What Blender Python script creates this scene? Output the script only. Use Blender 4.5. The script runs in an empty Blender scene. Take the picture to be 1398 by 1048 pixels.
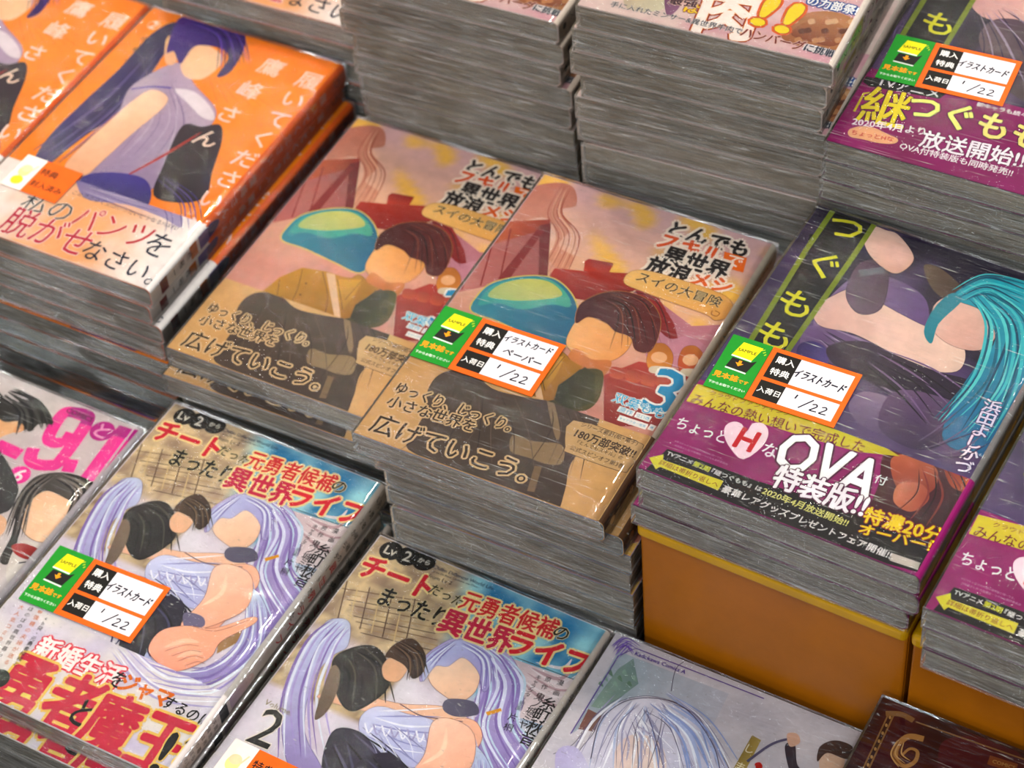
import bpy, math, random
import numpy as np
from mathutils import Vector, Matrix, noise
from mathutils.geometry import tessellate_polygon
random.seed(7)
DBG = False
SC = bpy.context.scene
COL = SC.collection
MM = 0.001
TABLE = 0.75                      # table top height
CAMZ = TABLE + 0.876              # camera height
W0, L0 = 121.0, 182.5             # comic size (mm)
TT = 13.2                         # wrapped thickness
RR = 2.7                          # spine rounding

# ------------------------------------------------------------ camera, world, lamps, exposure
cam_d = bpy.data.cameras.new('camera')
cam = bpy.data.objects.new('camera', cam_d); COL.objects.link(cam)
R_ = Vector((0.9957808, -0.06749881, -0.06216515)); U_ = Vector((0.0917638, 0.7324677, 0.67458912)); F_ = Vector((0, 0.6774474, -0.73557122))
cam.matrix_world = Matrix(((R_.x, U_.x, -F_.x, 0), (R_.y, U_.y, -F_.y, 0), (R_.z, U_.z, -F_.z, CAMZ), (0, 0, 0, 1)))
cam_d.sensor_width = 36.0
cam_d.lens = 3124.2518 / 1398 * 36
cam_d.clip_start = 0.05
cam_d.dof.use_dof = True
cam_d.dof.focus_distance = 0.955
cam_d.dof.aperture_fstop = 13.0
SC.camera = cam

world = bpy.data.worlds.new('shop_ambience'); SC.world = world
world.use_nodes = True
bgn = world.node_tree.nodes['Background']
bgn.inputs[0].default_value = (1.0, 0.95, 0.9, 1)
bgn.inputs[1].default_value = 0.24

def lamp(name, loc, target, size, power, color, size_y=None):
    d = bpy.data.lights.new(name, 'AREA'); d.energy = power; d.color = color
    d.shape = 'RECTANGLE' if size_y else 'DISK'
    d.size = size
    if size_y: d.size_y = size_y
    o = bpy.data.objects.new(name, d); COL.objects.link(o)
    o.location = loc
    o.rotation_euler = (Vector(target) - Vector(loc)).to_track_quat('-Z', 'Y').to_euler()
    return o
TG = (0, 0.75, 0.85)
WARM = (1.0, 0.88, 0.74); COOL = (0.90, 0.97, 1.0)
for i, (x, y, p, s) in enumerate([(-.42, 2.25, 4.5, .07), (1.0, 2.6, 5, .08), (.1, 1.8, 4.5, .08), (-.1, 3.7, 6, .08), (.62, 1.75, 4.5, .08), (.38, 2.2, 4, .07), (-.3, 1.72, 4, .07), (-1.9, 3.2, 15, .13), (-1.8, 1.5, 13, .13), (1.7, 3.4, 15, .13), (1.9, 1.9, 13, .13), (.9, 4.7, 16, .13), (-.9, 5.0, 16, .13), (-2.2, 4.8, 15, .13), (2.2, 4.4, 15, .13)]):
    lamp('ceiling_spotlight', (x, y, 3.0), TG, s, p, WARM)
for (x, y, p) in [(-1.3, 1.0, 11), (1.9, 0.5, 24), (0.1, -0.7, 14)]:  # right-hand one is an added fill for the spines
    lamp('ceiling_tube_and_fill', (x, y, 3.0), TG, 1.2, p, COOL, 0.12)
lamp('front_fill_lamp', (-0.6, -1.6, 2.4), TG, 0.5, 13, (1.0, .95, .9), 0.5)  # added unseen fill that brightens the front faces of the stacks

SC.view_settings.view_transform = 'Standard'
SC.view_settings.look = 'None'
SC.view_settings.gamma = 1.0
SC.view_settings.use_curve_mapping = False
SC.view_settings.exposure = 0.18

# ------------------------------------------------------------ materials
def srgb(h):
    if isinstance(h, tuple): return h
    c = [((h >> s) & 255) / 255 for s in (16, 8, 0)]
    c = [v / 12.92 if v <= .04045 else ((v + .055) / 1.055) ** 2.4 for v in c]
    y = .3 * c[0] + .55 * c[1] + .15 * c[2]
    return tuple(max(0.004, y + (v - y) * 1.04) ** 1.06 for v in c)
def mat(name):
    m = bpy.data.materials.new(name); m.use_nodes = True
    nt = m.node_tree
    return m, nt, nt.nodes['Principled BSDF'], nt.nodes['Material Output']
def nd(nt, t, **k):
    n = nt.nodes.new(t)
    for a, v in k.items(): setattr(n, a, v)
    return n
def setin(n, **k):
    for a, v in k.items(): n.inputs[a.replace('_', ' ')].default_value = v
def simple(name, col, rough=.5, metal=0.0):
    m, nt, b, o = mat(name)
    b.inputs['Base Color'].default_value = (*srgb(col), 1)
    b.inputs['Roughness'].default_value = rough; b.inputs['Metallic'].default_value = metal
    tc = nd(nt, 'ShaderNodeTexCoord'); n = nd(nt, 'ShaderNodeTexNoise'); setin(n, Scale=30.0, Detail=4.0)
    bp = nd(nt, 'ShaderNodeBump'); setin(bp, Strength=.08, Distance=.001)
    nt.links.new(tc.outputs['Object'], n.inputs['Vector']); nt.links.new(n.outputs['Fac'], bp.inputs['Height'])
    nt.links.new(bp.outputs['Normal'], b.inputs['Normal'])
    return m
def print_mat():
    m, nt, b, o = mat('printed_paper')
    vc = nd(nt, 'ShaderNodeVertexColor', layer_name='Col')
    tc = nd(nt, 'ShaderNodeTexCoord'); n = nd(nt, 'ShaderNodeTexNoise'); setin(n, Scale=220.0, Detail=3.0, Roughness=.6)
    mr = nd(nt, 'ShaderNodeMapRange'); setin(mr, From_Min=.3, From_Max=.7, To_Min=.93, To_Max=1.06)
    mx = nd(nt, 'ShaderNodeMix', data_type='RGBA', blend_type='MULTIPLY'); mx.inputs['Factor'].default_value = 1
    nt.links.new(tc.outputs['Object'], n.inputs['Vector']); nt.links.new(n.outputs['Fac'], mr.inputs['Value'])
    nt.links.new(vc.outputs['Color'], mx.inputs['A']); nt.links.new(mr.outputs['Result'], mx.inputs['B'])
    nt.links.new(mx.outputs['Result'], b.inputs['Base Color'])
    b.inputs['Roughness'].default_value = .55; b.inputs['Specular IOR Level'].default_value = .12
    return m
def page_mat():
    m, nt, b, o = mat('page_edges')
    tc = nd(nt, 'ShaderNodeTexCoord'); oi = nd(nt, 'ShaderNodeObjectInfo')
    off = nd(nt, 'ShaderNodeVectorMath', operation='SCALE'); off.inputs[0].default_value = (3.1, 1.7, 2.3)
    add = nd(nt, 'ShaderNodeVectorMath', operation='ADD')
    nt.links.new(oi.outputs['Random'], off.inputs['Scale'])
    nt.links.new(tc.outputs['Object'], add.inputs[0]); nt.links.new(off.outputs[0], add.inputs[1])
    # gentle sag so page lines are not dead straight
    w = nd(nt, 'ShaderNodeTexNoise'); setin(w, Scale=18.0, Detail=2.0)
    ws = nd(nt, 'ShaderNodeVectorMath', operation='SCALE'); ws.inputs['Scale'].default_value = .0035
    a2 = nd(nt, 'ShaderNodeVectorMath', operation='ADD')
    nt.links.new(add.outputs[0], w.inputs['Vector']); nt.links.new(w.outputs['Color'], ws.inputs[0])
    nt.links.new(add.outputs[0], a2.inputs[0]); nt.links.new(ws.outputs[0], a2.inputs[1])
    mp = nd(nt, 'ShaderNodeMapping'); mp.inputs['Scale'].default_value = (14, 14, 900)
    n1 = nd(nt, 'ShaderNodeTexNoise'); setin(n1, Scale=1.0, Detail=5.0, Roughness=.7)
    nt.links.new(a2.outputs[0], mp.inputs['Vector']); nt.links.new(mp.outputs[0], n1.inputs['Vector'])
    cr = nd(nt, 'ShaderNodeValToRGB')
    e = cr.color_ramp.elements
    e[0].position = .28; e[0].color = (*srgb(0x4e493f), 1)
    e[1].position = .62; e[1].color = (*srgb(0xada28c), 1)
    k = e.new(.44); k.color = (*srgb(0x887e69), 1)
    nt.links.new(n1.outputs['Fac'], cr.inputs['Fac'])
    mp2 = nd(nt, 'ShaderNodeMapping'); mp2.inputs['Scale'].default_value = (20, 20, 130)
    n2 = nd(nt, 'ShaderNodeTexNoise'); setin(n2, Scale=1.0, Detail=3.0)
    nt.links.new(a2.outputs[0], mp2.inputs['Vector']); nt.links.new(mp2.outputs[0], n2.inputs['Vector'])
    mr = nd(nt, 'ShaderNodeMapRange'); setin(mr, From_Min=.3, From_Max=.7, To_Min=.62, To_Max=1.2)
    nt.links.new(n2.outputs['Fac'], mr.inputs['Value'])
    mx = nd(nt, 'ShaderNodeMix', data_type='RGBA', blend_type='MULTIPLY'); mx.inputs['Factor'].default_value = 1
    nt.links.new(cr.outputs[0], mx.inputs['A']); nt.links.new(mr.outputs[0], mx.inputs['B'])
    nt.links.new(mx.outputs['Result'], b.inputs['Base Color'])
    bp = nd(nt, 'ShaderNodeBump'); setin(bp, Strength=.5, Distance=.0004)
    nt.links.new(n1.outputs['Fac'], bp.inputs['Height']); nt.links.new(bp.outputs[0], b.inputs['Normal'])
    b.inputs['Roughness'].default_value = .8
    return m
def film_mat(name, scale, rot, strength, milk, rough=.022, gain=1.0, fine=1.0, crease_glints=None):
    """clear shrink film: see-through, glossy, finely creased"""
    m, nt, b, o = mat(name)
    nt.nodes.remove(b)
    tc = nd(nt, 'ShaderNodeTexCoord'); oi = nd(nt, 'ShaderNodeObjectInfo')
    off = nd(nt, 'ShaderNodeVectorMath', operation='SCALE'); off.inputs[0].default_value = (5.1, 3.7, 1.3)
    add = nd(nt, 'ShaderNodeVectorMath', operation='ADD')
    nt.links.new(oi.outputs['Random'], off.inputs['Scale'])
    nt.links.new(tc.outputs['Object'], add.inputs[0]); nt.links.new(off.outputs[0], add.inputs[1])
    mp = nd(nt, 'ShaderNodeMapping'); mp.inputs['Scale'].default_value = scale; mp.inputs['Rotation'].default_value = rot
    n1 = nd(nt, 'ShaderNodeTexNoise'); setin(n1, Scale=1.0, Detail=4.0, Roughness=.55, Distortion=.4)
    nt.links.new(add.outputs[0], mp.inputs['Vector']); nt.links.new(mp.outputs[0], n1.inputs['Vector'])
    mask = nd(nt, 'ShaderNodeTexNoise'); setin(mask, Scale=16.0, Detail=2.0)
    nt.links.new(add.outputs[0], mask.inputs['Vector'])
    mr = nd(nt, 'ShaderNodeMapRange'); setin(mr, From_Min=.42, From_Max=.62, To_Min=.55 * strength, To_Max=strength)
    nt.links.new(mask.outputs['Fac'], mr.inputs['Value'])
    bp = nd(nt, 'ShaderNodeBump'); setin(bp, Distance=.0012 * fine)
    nt.links.new(mr.outputs[0], bp.inputs['Strength'])
    rid = nd(nt, 'ShaderNodeMapRange', interpolation_type='SMOOTHSTEP'); setin(rid, From_Min=.3 if 'ends' in name else .5, From_Max=.72, To_Min=0, To_Max=.6)
    nt.links.new(n1.outputs['Fac'], rid.inputs['Value']); nt.links.new(rid.outputs[0], bp.inputs['Height'])
    gl = nd(nt, 'ShaderNodeBsdfGlossy'); gl.inputs['Roughness'].default_value = rough
    gl.inputs['Color'].default_value = (1, 1, 1, 1)
    nt.links.new(bp.outputs[0], gl.inputs['Normal'])
    tr = nd(nt, 'ShaderNodeBsdfTransparent')
    fr = nd(nt, 'ShaderNodeFresnel'); fr.inputs['IOR'].default_value = 1.5
    g = nd(nt, 'ShaderNodeMath', operation='MULTIPLY'); g.inputs[1].default_value = gain; g.use_clamp = True
    nt.links.new(fr.outputs[0], g.inputs[0])
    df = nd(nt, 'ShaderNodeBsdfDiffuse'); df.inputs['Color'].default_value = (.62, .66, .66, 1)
    mk = nd(nt, 'ShaderNodeMixShader')
    if crease_glints:  # pale diffuse streaks: whitened folds that also paint in sparkle glints
        m3 = nd(nt, 'ShaderNodeMapping'); m3.inputs['Scale'].default_value = crease_glints[0]; m3.inputs['Rotation'].default_value = crease_glints[1]
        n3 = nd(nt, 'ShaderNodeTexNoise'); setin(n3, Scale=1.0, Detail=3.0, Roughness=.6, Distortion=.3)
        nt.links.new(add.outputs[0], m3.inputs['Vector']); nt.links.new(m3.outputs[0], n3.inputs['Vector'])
        r3 = nd(nt, 'ShaderNodeMapRange'); setin(r3, From_Min=crease_glints[2], From_Max=crease_glints[3], To_Min=0, To_Max=crease_glints[4])
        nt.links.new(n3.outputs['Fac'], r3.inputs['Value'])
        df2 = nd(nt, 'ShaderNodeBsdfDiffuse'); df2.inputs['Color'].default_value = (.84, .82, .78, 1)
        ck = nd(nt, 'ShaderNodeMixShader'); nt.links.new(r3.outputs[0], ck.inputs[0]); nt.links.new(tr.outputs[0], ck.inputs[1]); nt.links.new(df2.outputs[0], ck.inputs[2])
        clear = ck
    else: clear = tr
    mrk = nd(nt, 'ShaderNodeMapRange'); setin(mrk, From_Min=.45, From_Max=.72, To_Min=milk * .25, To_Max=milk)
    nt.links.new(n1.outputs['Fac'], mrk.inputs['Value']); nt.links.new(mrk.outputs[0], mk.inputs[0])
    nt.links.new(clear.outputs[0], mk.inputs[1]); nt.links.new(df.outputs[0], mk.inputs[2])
    mx = nd(nt, 'ShaderNodeMixShader')
    nt.links.new(g.outputs[0], mx.inputs[0]); nt.links.new(mk.outputs[0], mx.inputs[1]); nt.links.new(gl.outputs[0], mx.inputs[2])
    nt.links.new(mx.outputs[0], o.inputs['Surface'])
    return m
M_PRINT = print_mat()
M_PAGE = page_mat()
FILM = {
    'streak': film_mat('shrink_film_streaked', (60, 600, 60), (0, 0, .12), .8, .006, fine=.9, gain=1.5, crease_glints=((38, 1300, 38), (0, 0, .16), .62, .76, .42)),
    'crinkle': film_mat('shrink_film_crinkled', (260, 420, 260), (0, 0, .5), .9, .008, fine=1.0, gain=1.5, crease_glints=((260, 1100, 260), (0, 0, .9), .66, .76, .5)),
    'dimple': film_mat('shrink_film_dimpled', (210, 210, 210), (0, 0, 0), .6, .005, fine=.8, gain=1.5),
    'pleat': film_mat('shrink_film_pleated', (70, 480, 70), (0, 0, -.15), .9, .008, fine=1.15, gain=1.5, crease_glints=((60, 900, 60), (0, 0, -.3), .64, .76, .45)),
}
M_FILM_END = film_mat('shrink_film_folded_ends', (90, 90, 700), (0, 0.06, 0), 1.0, .34, rough=.06, gain=1.6, fine=4.0, crease_glints=((42, 42, 820), (0, .035, 0), .57, .7, .52))
M_FILM_SIDE = film_mat('shrink_film_spine_side', (500, 90, 200), (0, 0, 0), .6, .08)

# ------------------------------------------------------------ flat print built as stacked coloured faces
HM = {  # plane maps: photo measurements -> millimetres on each cover
 'tonde': [0.3589681, 0.2644071, -329.066, 0.1641266, -0.4508119, 186.36],
 'tonde1': [0.3829433, 0.3180212, -237.4609, 0.1727931, -0.4799098, 187.3677],
 'orange': [0.375751, 0.365898, -81.73995, 0.1698092, -0.4737921, 152.6939],
 'ova': [0.3501312, 0.2411701, -458.699, 0.178174, -0.4560818, 135.1251],
 'cheat': [0.3961128, 0.3351259, -277.9817, 0.1966521, -0.4200396, 402.2272],
 'cheat2': [0.3883408, 0.2952163, -416.4588, 0.2040026, -0.4054658, 422.1682],
 'pale': [0.3871299, 0.2446874, -536.1504, 0.198375, -0.4097093, 428.0624],
 'maroon': [0.3830356, 0.2049577, -649.5579, 0.1978071, -0.4196679, 397.8714],
 'meat': [0.3193048, 0.217155, -252.8003, 0.1172333, -0.4971373, -89.82186],
 'sequel': [0.339728, 0.2079672, -422.727, 0.1448018, -0.5188353, -64.75776],
 'meatL': [0.342478, 0.2840647, -143.8822, 0.1309914, -0.5204733, -83.65349],
 'ova3': [0.3411768, 0.2013324, -595.715, 0.1849224, -0.446158, 136.569],
 'pink': [0.3981835, 0.3789513, -156.2119, 0.1981649, -0.4095419, 422.5634]}
def mapper(k):
    h = HM[k]
    def f(x, y):
        w = 1 + 3.269834e-05 * x + 0.0003548281 * y
        return ((h[0] * x + h[1] * y + h[2]) / w, (h[3] * x + h[4] * y + h[5]) / w)
    return f
_gl = {}
_pending = []
def glyphs(text):
    if text not in _gl:
        c = bpy.data.curves.new('lettering_source', 'FONT'); c.body = text; c.resolution_u = 2
        o = bpy.data.objects.new('lettering_source', c); COL.objects.link(o)
        _gl[text] = o; _pending.append(text)
    return text
def resolve():
    dg = bpy.context.evaluated_depsgraph_get(); dg.update()
    for t in _pending:
        o = _gl[t]
        m = bpy.data.meshes.new_from_object(o.evaluated_get(dg))
        n = len(m.vertices)
        v = np.zeros(n * 3); m.vertices.foreach_get('co', v); v = v.reshape(-1, 3)[:, :2]
        m.calc_loop_triangles()
        f = np.zeros(len(m.loop_triangles) * 3, int); m.loop_triangles.foreach_get('vertices', f)
        _gl[t] = (v, f.reshape(-1, 3), o)
        bpy.data.meshes.remove(m)
    for t in _pending:
        v, f, o = _gl[t]; c = o.data
        bpy.data.objects.remove(o); bpy.data.curves.remove(c); _gl[t] = (v, f)
    _pending.clear()
def lerp(a, b, t): return tuple(a[i] + (b[i] - a[i]) * t for i in range(3))
def spline(pts, closed=True, n=6):
    P = [Vector(p) for p in pts]; N = len(P); out = []
    rng = range(N) if closed else range(N - 1)
    for i in rng:
        if closed: a, b, c, d = P[i - 1], P[i], P[(i + 1) % N], P[(i + 2) % N]
        else: a, b, c, d = P[max(i - 1, 0)], P[i], P[i + 1], P[min(i + 2, N - 1)]
        for k in range(n):
            t = k / n
            out.append(0.5 * ((2 * b) + (c - a) * t + (2 * a - 5 * b + 4 * c - d) * t * t + (3 * b - a - 3 * c + d) * t ** 3))
    if not closed: out.append(P[-1])
    return [tuple(p) for p in out]
class Art:
    """flat print on one face; items stack by overlap"""
    def __init__(s, w, h, key=None, lo=(0.4, 0.4), hi=None):
        s.w, s.h = w, h; s.items = []; s.f = mapper(key) if key else (lambda x, y: (x, y))
        s.clip = (lo[0], lo[1], (hi or (w - .4, h - .4))[0], (hi or (w - .4, h - .4))[1])
    def use(s, key): s.f = mapper(key) if key else (lambda x, y: (x, y)); return s
    def tri(s, V, F, C):   # V (n,2), F tris, C (n,3)
        s.items.append((np.asarray(V, float), F, C))
    def bg(s, fn, nx=22, ny=30, box=None):
        x0, y0, x1, y1 = box or s.clip
        V = [(x0 + (x1 - x0) * i / nx, y0 + (y1 - y0) * j / ny) for j in range(ny + 1) for i in range(nx + 1)]
        C = [srgb(fn(x, y)) for x, y in V]
        F = []
        for j in range(ny):
            for i in range(nx):
                a = j * (nx + 1) + i; F += [(a, a + 1, a + nx + 2), (a, a + nx + 2, a + nx + 1)]
        s.tri(V, F, C)
    def poly(s, pts, col, col2=None, ang=90, px=True):
        P = [s.f(*p) for p in pts] if px else list(pts)
        F = tessellate_polygon([[Vector((x, y, 0)) for x, y in P]])
        c1 = srgb(col)
        if col2 is None: C = [c1] * len(P)
        else:
            c2 = srgb(col2); d = (math.cos(math.radians(ang)), math.sin(math.radians(ang)))
            q = [x * d[0] + y * d[1] for x, y in P]; a, b = min(q), max(q)
            C = [lerp(c1, c2, (v - a) / (b - a + 1e-9)) for v in q]
        s.tri(P, F, C)
    def blob(s, pts, col, col2=None, ang=90, px=True, n=5, line=None, lw=.35):
        P = [s.f(*p) for p in pts] if px else pts
        Q = spline(P, True, n)
        if line is not None:
            s.stroke(Q + [Q[0]], lw * 2, line, px=False, smooth=False)
        s.poly(Q, col, col2, ang, px=False)
    def ell(s, cx, cy, rx, ry, col, col2=None, rot=0, ang=90, px=False, n=28):
        if px: cx, cy = s.f(cx, cy)
        r = math.radians(rot)
        P = [(cx + rx * math.cos(t) * math.cos(r) - ry * math.sin(t) * math.sin(r), cy + rx * math.cos(t) * math.sin(r) + ry * math.sin(t) * math.cos(r)) for t in [2 * math.pi * k / n for k in range(n)]]
        s.poly(P, col, col2, ang, px=False)
    def rect(s, x0, y0, x1, y1, col, col2=None, ang=90): s.poly([(x0, y0), (x1, y0), (x1, y1), (x0, y1)], col, col2, ang, px=False)
    def rrect(s, x0, y0, x1, y1, r, col):
        P = []
        for cx, cy, a in ((x1 - r, y1 - r, 0), (x0 + r, y1 - r, 90), (x0 + r, y0 + r, 180), (x1 - r, y0 + r, 270)):
            for k in range(5):
                t = math.radians(a + k * 22.5); P.append((cx + r * math.cos(t), cy + r * math.sin(t)))
        s.poly(P, col, px=False)
    def stroke(s, pts, w, col, w2=None, px=True, smooth=True, taper=False):
        P = [s.f(*p) for p in pts] if px else pts
        if smooth and len(P) > 2: P = spline(P, False, 6)
        w2 = w if w2 is None else w2
        n = len(P); V = []; c = srgb(col)
        for i, p in enumerate(P):
            a = Vector(P[max(i - 1, 0)]); b = Vector(P[min(i + 1, n - 1)]); d = (b - a)
            d = d.normalized() if d.length > 1e-9 else Vector((1, 0)); nn = Vector((-d.y, d.x))
            t = i / (n - 1); ww = (w + (w2 - w) * t) / 2
            if taper: ww *= max(.12, math.sin(math.pi * t) ** .7)
            V += [tuple(Vector(p) + nn * ww), tuple(Vector(p) - nn * ww)]
        F = []
        for i in range(n - 1): F += [(2 * i, 2 * i + 1, 2 * i + 3), (2 * i, 2 * i + 3, 2 * i + 2)]
        s.tri(V, F, [c] * len(V))
    def strands(s, pts, w, cols, n=6, spread=3.0, seed=1, px=True, cols_w=1.0):
        """hair-like or cloth-like fold strokes fanned around one guide line"""
        rnd = random.Random(seed); P = [s.f(*p) for p in pts] if px else pts
        for k in range(n):
            o1 = (k / (n - 1) - .5) * spread if n > 1 else 0
            Q = []
            for i, p in enumerate(P):
                a = Vector(P[max(i - 1, 0)]); b = Vector(P[min(i + 1, len(P) - 1)]); d = (b - a).normalized(); nn = Vector((-d.y, d.x))
                Q.append(tuple(Vector(p) + nn * (o1 * (0.5 + i / len(P)) + rnd.uniform(-.4, .4) * spread * .2)))
            s.stroke(Q, w * rnd.uniform(.6, 1.3), cols[k % len(cols)], px=False, taper=True)
    def _text(s, text, place, col, bold, outline, sc):
        glyphs(text)
        s.items.append(('T', text, place, col, bold, outline, sc))
    def T(s, text, a, b, col, bold=.0, outline=(), hf=1.0, px=True, slant=0.0, h=None):
        """one line of lettering whose centre line runs from a to b"""
        A = s.f(*a) if px else a; B = s.f(*b) if px else b
        s._text(text, ('line', A, B, hf, slant, h), col, bold, outline, None)
    def TV(s, text, a, b, col, bold=.0, outline=(), size=None, px=True):
        """upright lettering stacked from a (top) to b (bottom)"""
        A = Vector(s.f(*a) if px else a); B = Vector(s.f(*b) if px else b)
        n = len(text); d = (B - A) / max(n - 1, 1); sz = size or d.length * .95
        u = (-d).normalized(); r = Vector((u.y, -u.x))
        for i, ch in enumerate(text):
            if ch == ' ': continue
            c = A + d * i
            if ch in 'ー|～()（）[]【】「」『』':
                s._text(ch, ('char', tuple(c), tuple(-u), tuple(r), sz), col, bold, outline, sz)
            else:
                s._text(ch, ('char', tuple(c), tuple(r), tuple(u), sz), col, bold, outline, sz)
    def build(s, name, to3, z0, dz=.005, frame=None):
        """returns mesh; to3(x,y,z)->mm position"""
        resolve()
        out = []; boxes = []
        def put(V, F, C, Z=None, thick=0.0):
            V = np.asarray(V, float)
            if len(V) == 0 or len(F) == 0: return
            x0, y0, x1, y1 = s.clip
            if V[:, 0].max() < x0 or V[:, 0].min() > x1 or V[:, 1].max() < y0 or V[:, 1].min() > y1: return
            F = np.asarray(F); C = np.asarray(C, float); Z = np.zeros(len(V)) if Z is None else Z
            if V[:, 0].min() < x0 or V[:, 0].max() > x1 or V[:, 1].min() < y0 or V[:, 1].max() > y1:
                V, F, C = clip_tris(V, F, np.column_stack([C, Z]), s.clip)
                if len(F) == 0: return
                Z = C[:, 3]; C = C[:, :3]
            bb = (V[:, 0].min(), V[:, 1].min(), V[:, 0].max(), V[:, 1].max())
            lv = 0.0
            for q, l in boxes:
                if l > lv and bb[0] < q[2] and q[0] < bb[2] and bb[1] < q[3] and q[1] < bb[3]: lv = l
            boxes.append((bb, lv + thick + dz)); out.append((V, F, C, lv + Z))
        for it in s.items:
            if it[0] is not None and isinstance(it[0], str):
                _, text, place, col, bold, outline, sc = it
                gv, gf = _gl[text]
                if len(gv) == 0: continue
                mn, mx = gv.min(0), gv.max(0)
                if place[0] == 'line':
                    _, A, B, hf, slant, h = place
                    A = np.array(A); B = np.array(B); d = B - A; Ln = np.linalg.norm(d); u = d / Ln; n = np.array([-u[1], u[0]])
                    k = Ln / (mx[0] - mn[0]); kh = k * hf if h is None else h / max(mx[1] - mn[1], 1e-6)
                    X = (gv[:, 0] - mn[0]) * k; Y = (gv[:, 1] - (mn[1] + mx[1]) / 2) * kh; X = X + Y * slant
                    P = A + np.outer(X, u) + np.outer(Y, n); em = kh
                else:
                    _, c, r, u, sz = place
                    X = (gv[:, 0] - (mn[0] + mx[0]) / 2) * sz; Y = (gv[:, 1] - (.38 if mx[1] - mn[1] > .3 else (mn[1] + mx[1]) / 2)) * sz
                    P = np.array(c) + np.outer(X, r) + np.outer(Y, u); em = sz
                for ow, oc in [(o_ * .8, c_) for o_, c_ in outline] + [(bold * .55, col)]:
                    oc = srgb(oc)
                    if ow > 0:
                        ks = 8 if ow * em > .35 else 4
                        Vs, Fs = [], []; st = .0022
                        sh = [(0, 0)] + [(math.cos(2 * math.pi * q / ks) * ow * em, math.sin(2 * math.pi * q / ks) * ow * em) for q in range(ks)]
                        for q, (dx, dy) in enumerate(sh):
                            Vs.append(P + (dx, dy)); Fs.append(gf + q * len(P))
                        V = np.vstack(Vs); F = np.vstack(Fs); Zs = np.repeat(np.arange(ks + 1) * st, len(P)); th = ks * st
                    else: V, F, Zs, th = P, gf, None, 0.0
                    put(V, F, np.tile(oc, (len(V), 1)), Zs, th)
            else: put(*it)
        if not out: return None
        nv = 0; VV = []; FF = []; CC = []
        for V, F, C, lv in out:
            VV.append(np.column_stack([V, z0 + lv])); FF.append(F + nv); CC.append(C); nv += len(V)
        V = np.vstack(VV); F = np.vstack(FF); C = np.vstack(CC)
        if DBG: print('ART', name, len(F), 'height', round(float(V[:, 2].max() - z0), 3))
        V3 = to3(V)
        # consistent facing
        a, b, c = V[F[:, 0]], V[F[:, 1]], V[F[:, 2]]
        area = (b[:, 0] - a[:, 0]) * (c[:, 1] - a[:, 1]) - (c[:, 0] - a[:, 0]) * (b[:, 1] - a[:, 1])
        fl = area < 0; F[fl] = F[fl][:, ::-1]; F = F[np.abs(area) > 1e-7]
        return mesh_from(name, V3 * MM, F, C[F.ravel()])
def clip_tris(V, F, C, box):
    x0, y0, x1, y1 = box
    oV, oF, oC = [], [], []
    tri = V[F]; ins = (tri[..., 0] >= x0) & (tri[..., 0] <= x1) & (tri[..., 1] >= y0) & (tri[..., 1] <= y1); allin = ins.all(1)
    outm = (tri[..., 0].max(1) <= x0) | (tri[..., 0].min(1) >= x1) | (tri[..., 1].max(1) <= y0) | (tri[..., 1].min(1) >= y1)
    for k in range(len(F)):
        if outm[k]: continue
        P = [(*V[i], *C[i]) for i in F[k]]
        if not allin[k]:
            for ax, lim, sg in ((0, x0, 1), (0, x1, -1), (1, y0, 1), (1, y1, -1)):
                Q = []
                for i in range(len(P)):
                    a, b = P[i], P[(i + 1) % len(P)]
                    da, db = (a[ax] - lim) * sg, (b[ax] - lim) * sg
                    if da >= 0: Q.append(a)
                    if (da >= 0) != (db >= 0):
                        t = da / (da - db); Q.append(tuple(a[j] + (b[j] - a[j]) * t for j in range(len(a))))
                P = Q
                if len(P) < 3: break
            if len(P) < 3: continue
        n = len(oV)
        for q in P: oV.append(q[:2]); oC.append(q[2:])
        for i in range(1, len(P) - 1): oF.append((n, n + i, n + i + 1))
    return np.array(oV).reshape(-1, 2), np.array(oF, int).reshape(-1, 3), np.array(oC).reshape(-1, C.shape[1])
def mesh_from(name, V, F, loopcol=None, mats=None, fm=None, smooth=False):
    m = bpy.data.meshes.new(name)
    if isinstance(F, np.ndarray): F = F.tolist()
    m.from_pydata([tuple(v) for v in V], [], F)
    if loopcol is not None:
        ca = m.color_attributes.new('Col', 'FLOAT_COLOR', 'CORNER')
        lc = np.ones((len(m.loops), 4)); lc[:, :3] = loopcol
        ca.data.foreach_set('color', lc.ravel())
    for q in (mats or [M_PRINT]): m.materials.append(q)
    if fm is not None: m.polygons.foreach_set('material_index', fm)
    if smooth: m.polygons.foreach_set('use_smooth', [True] * len(m.polygons))
    return m

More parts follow.
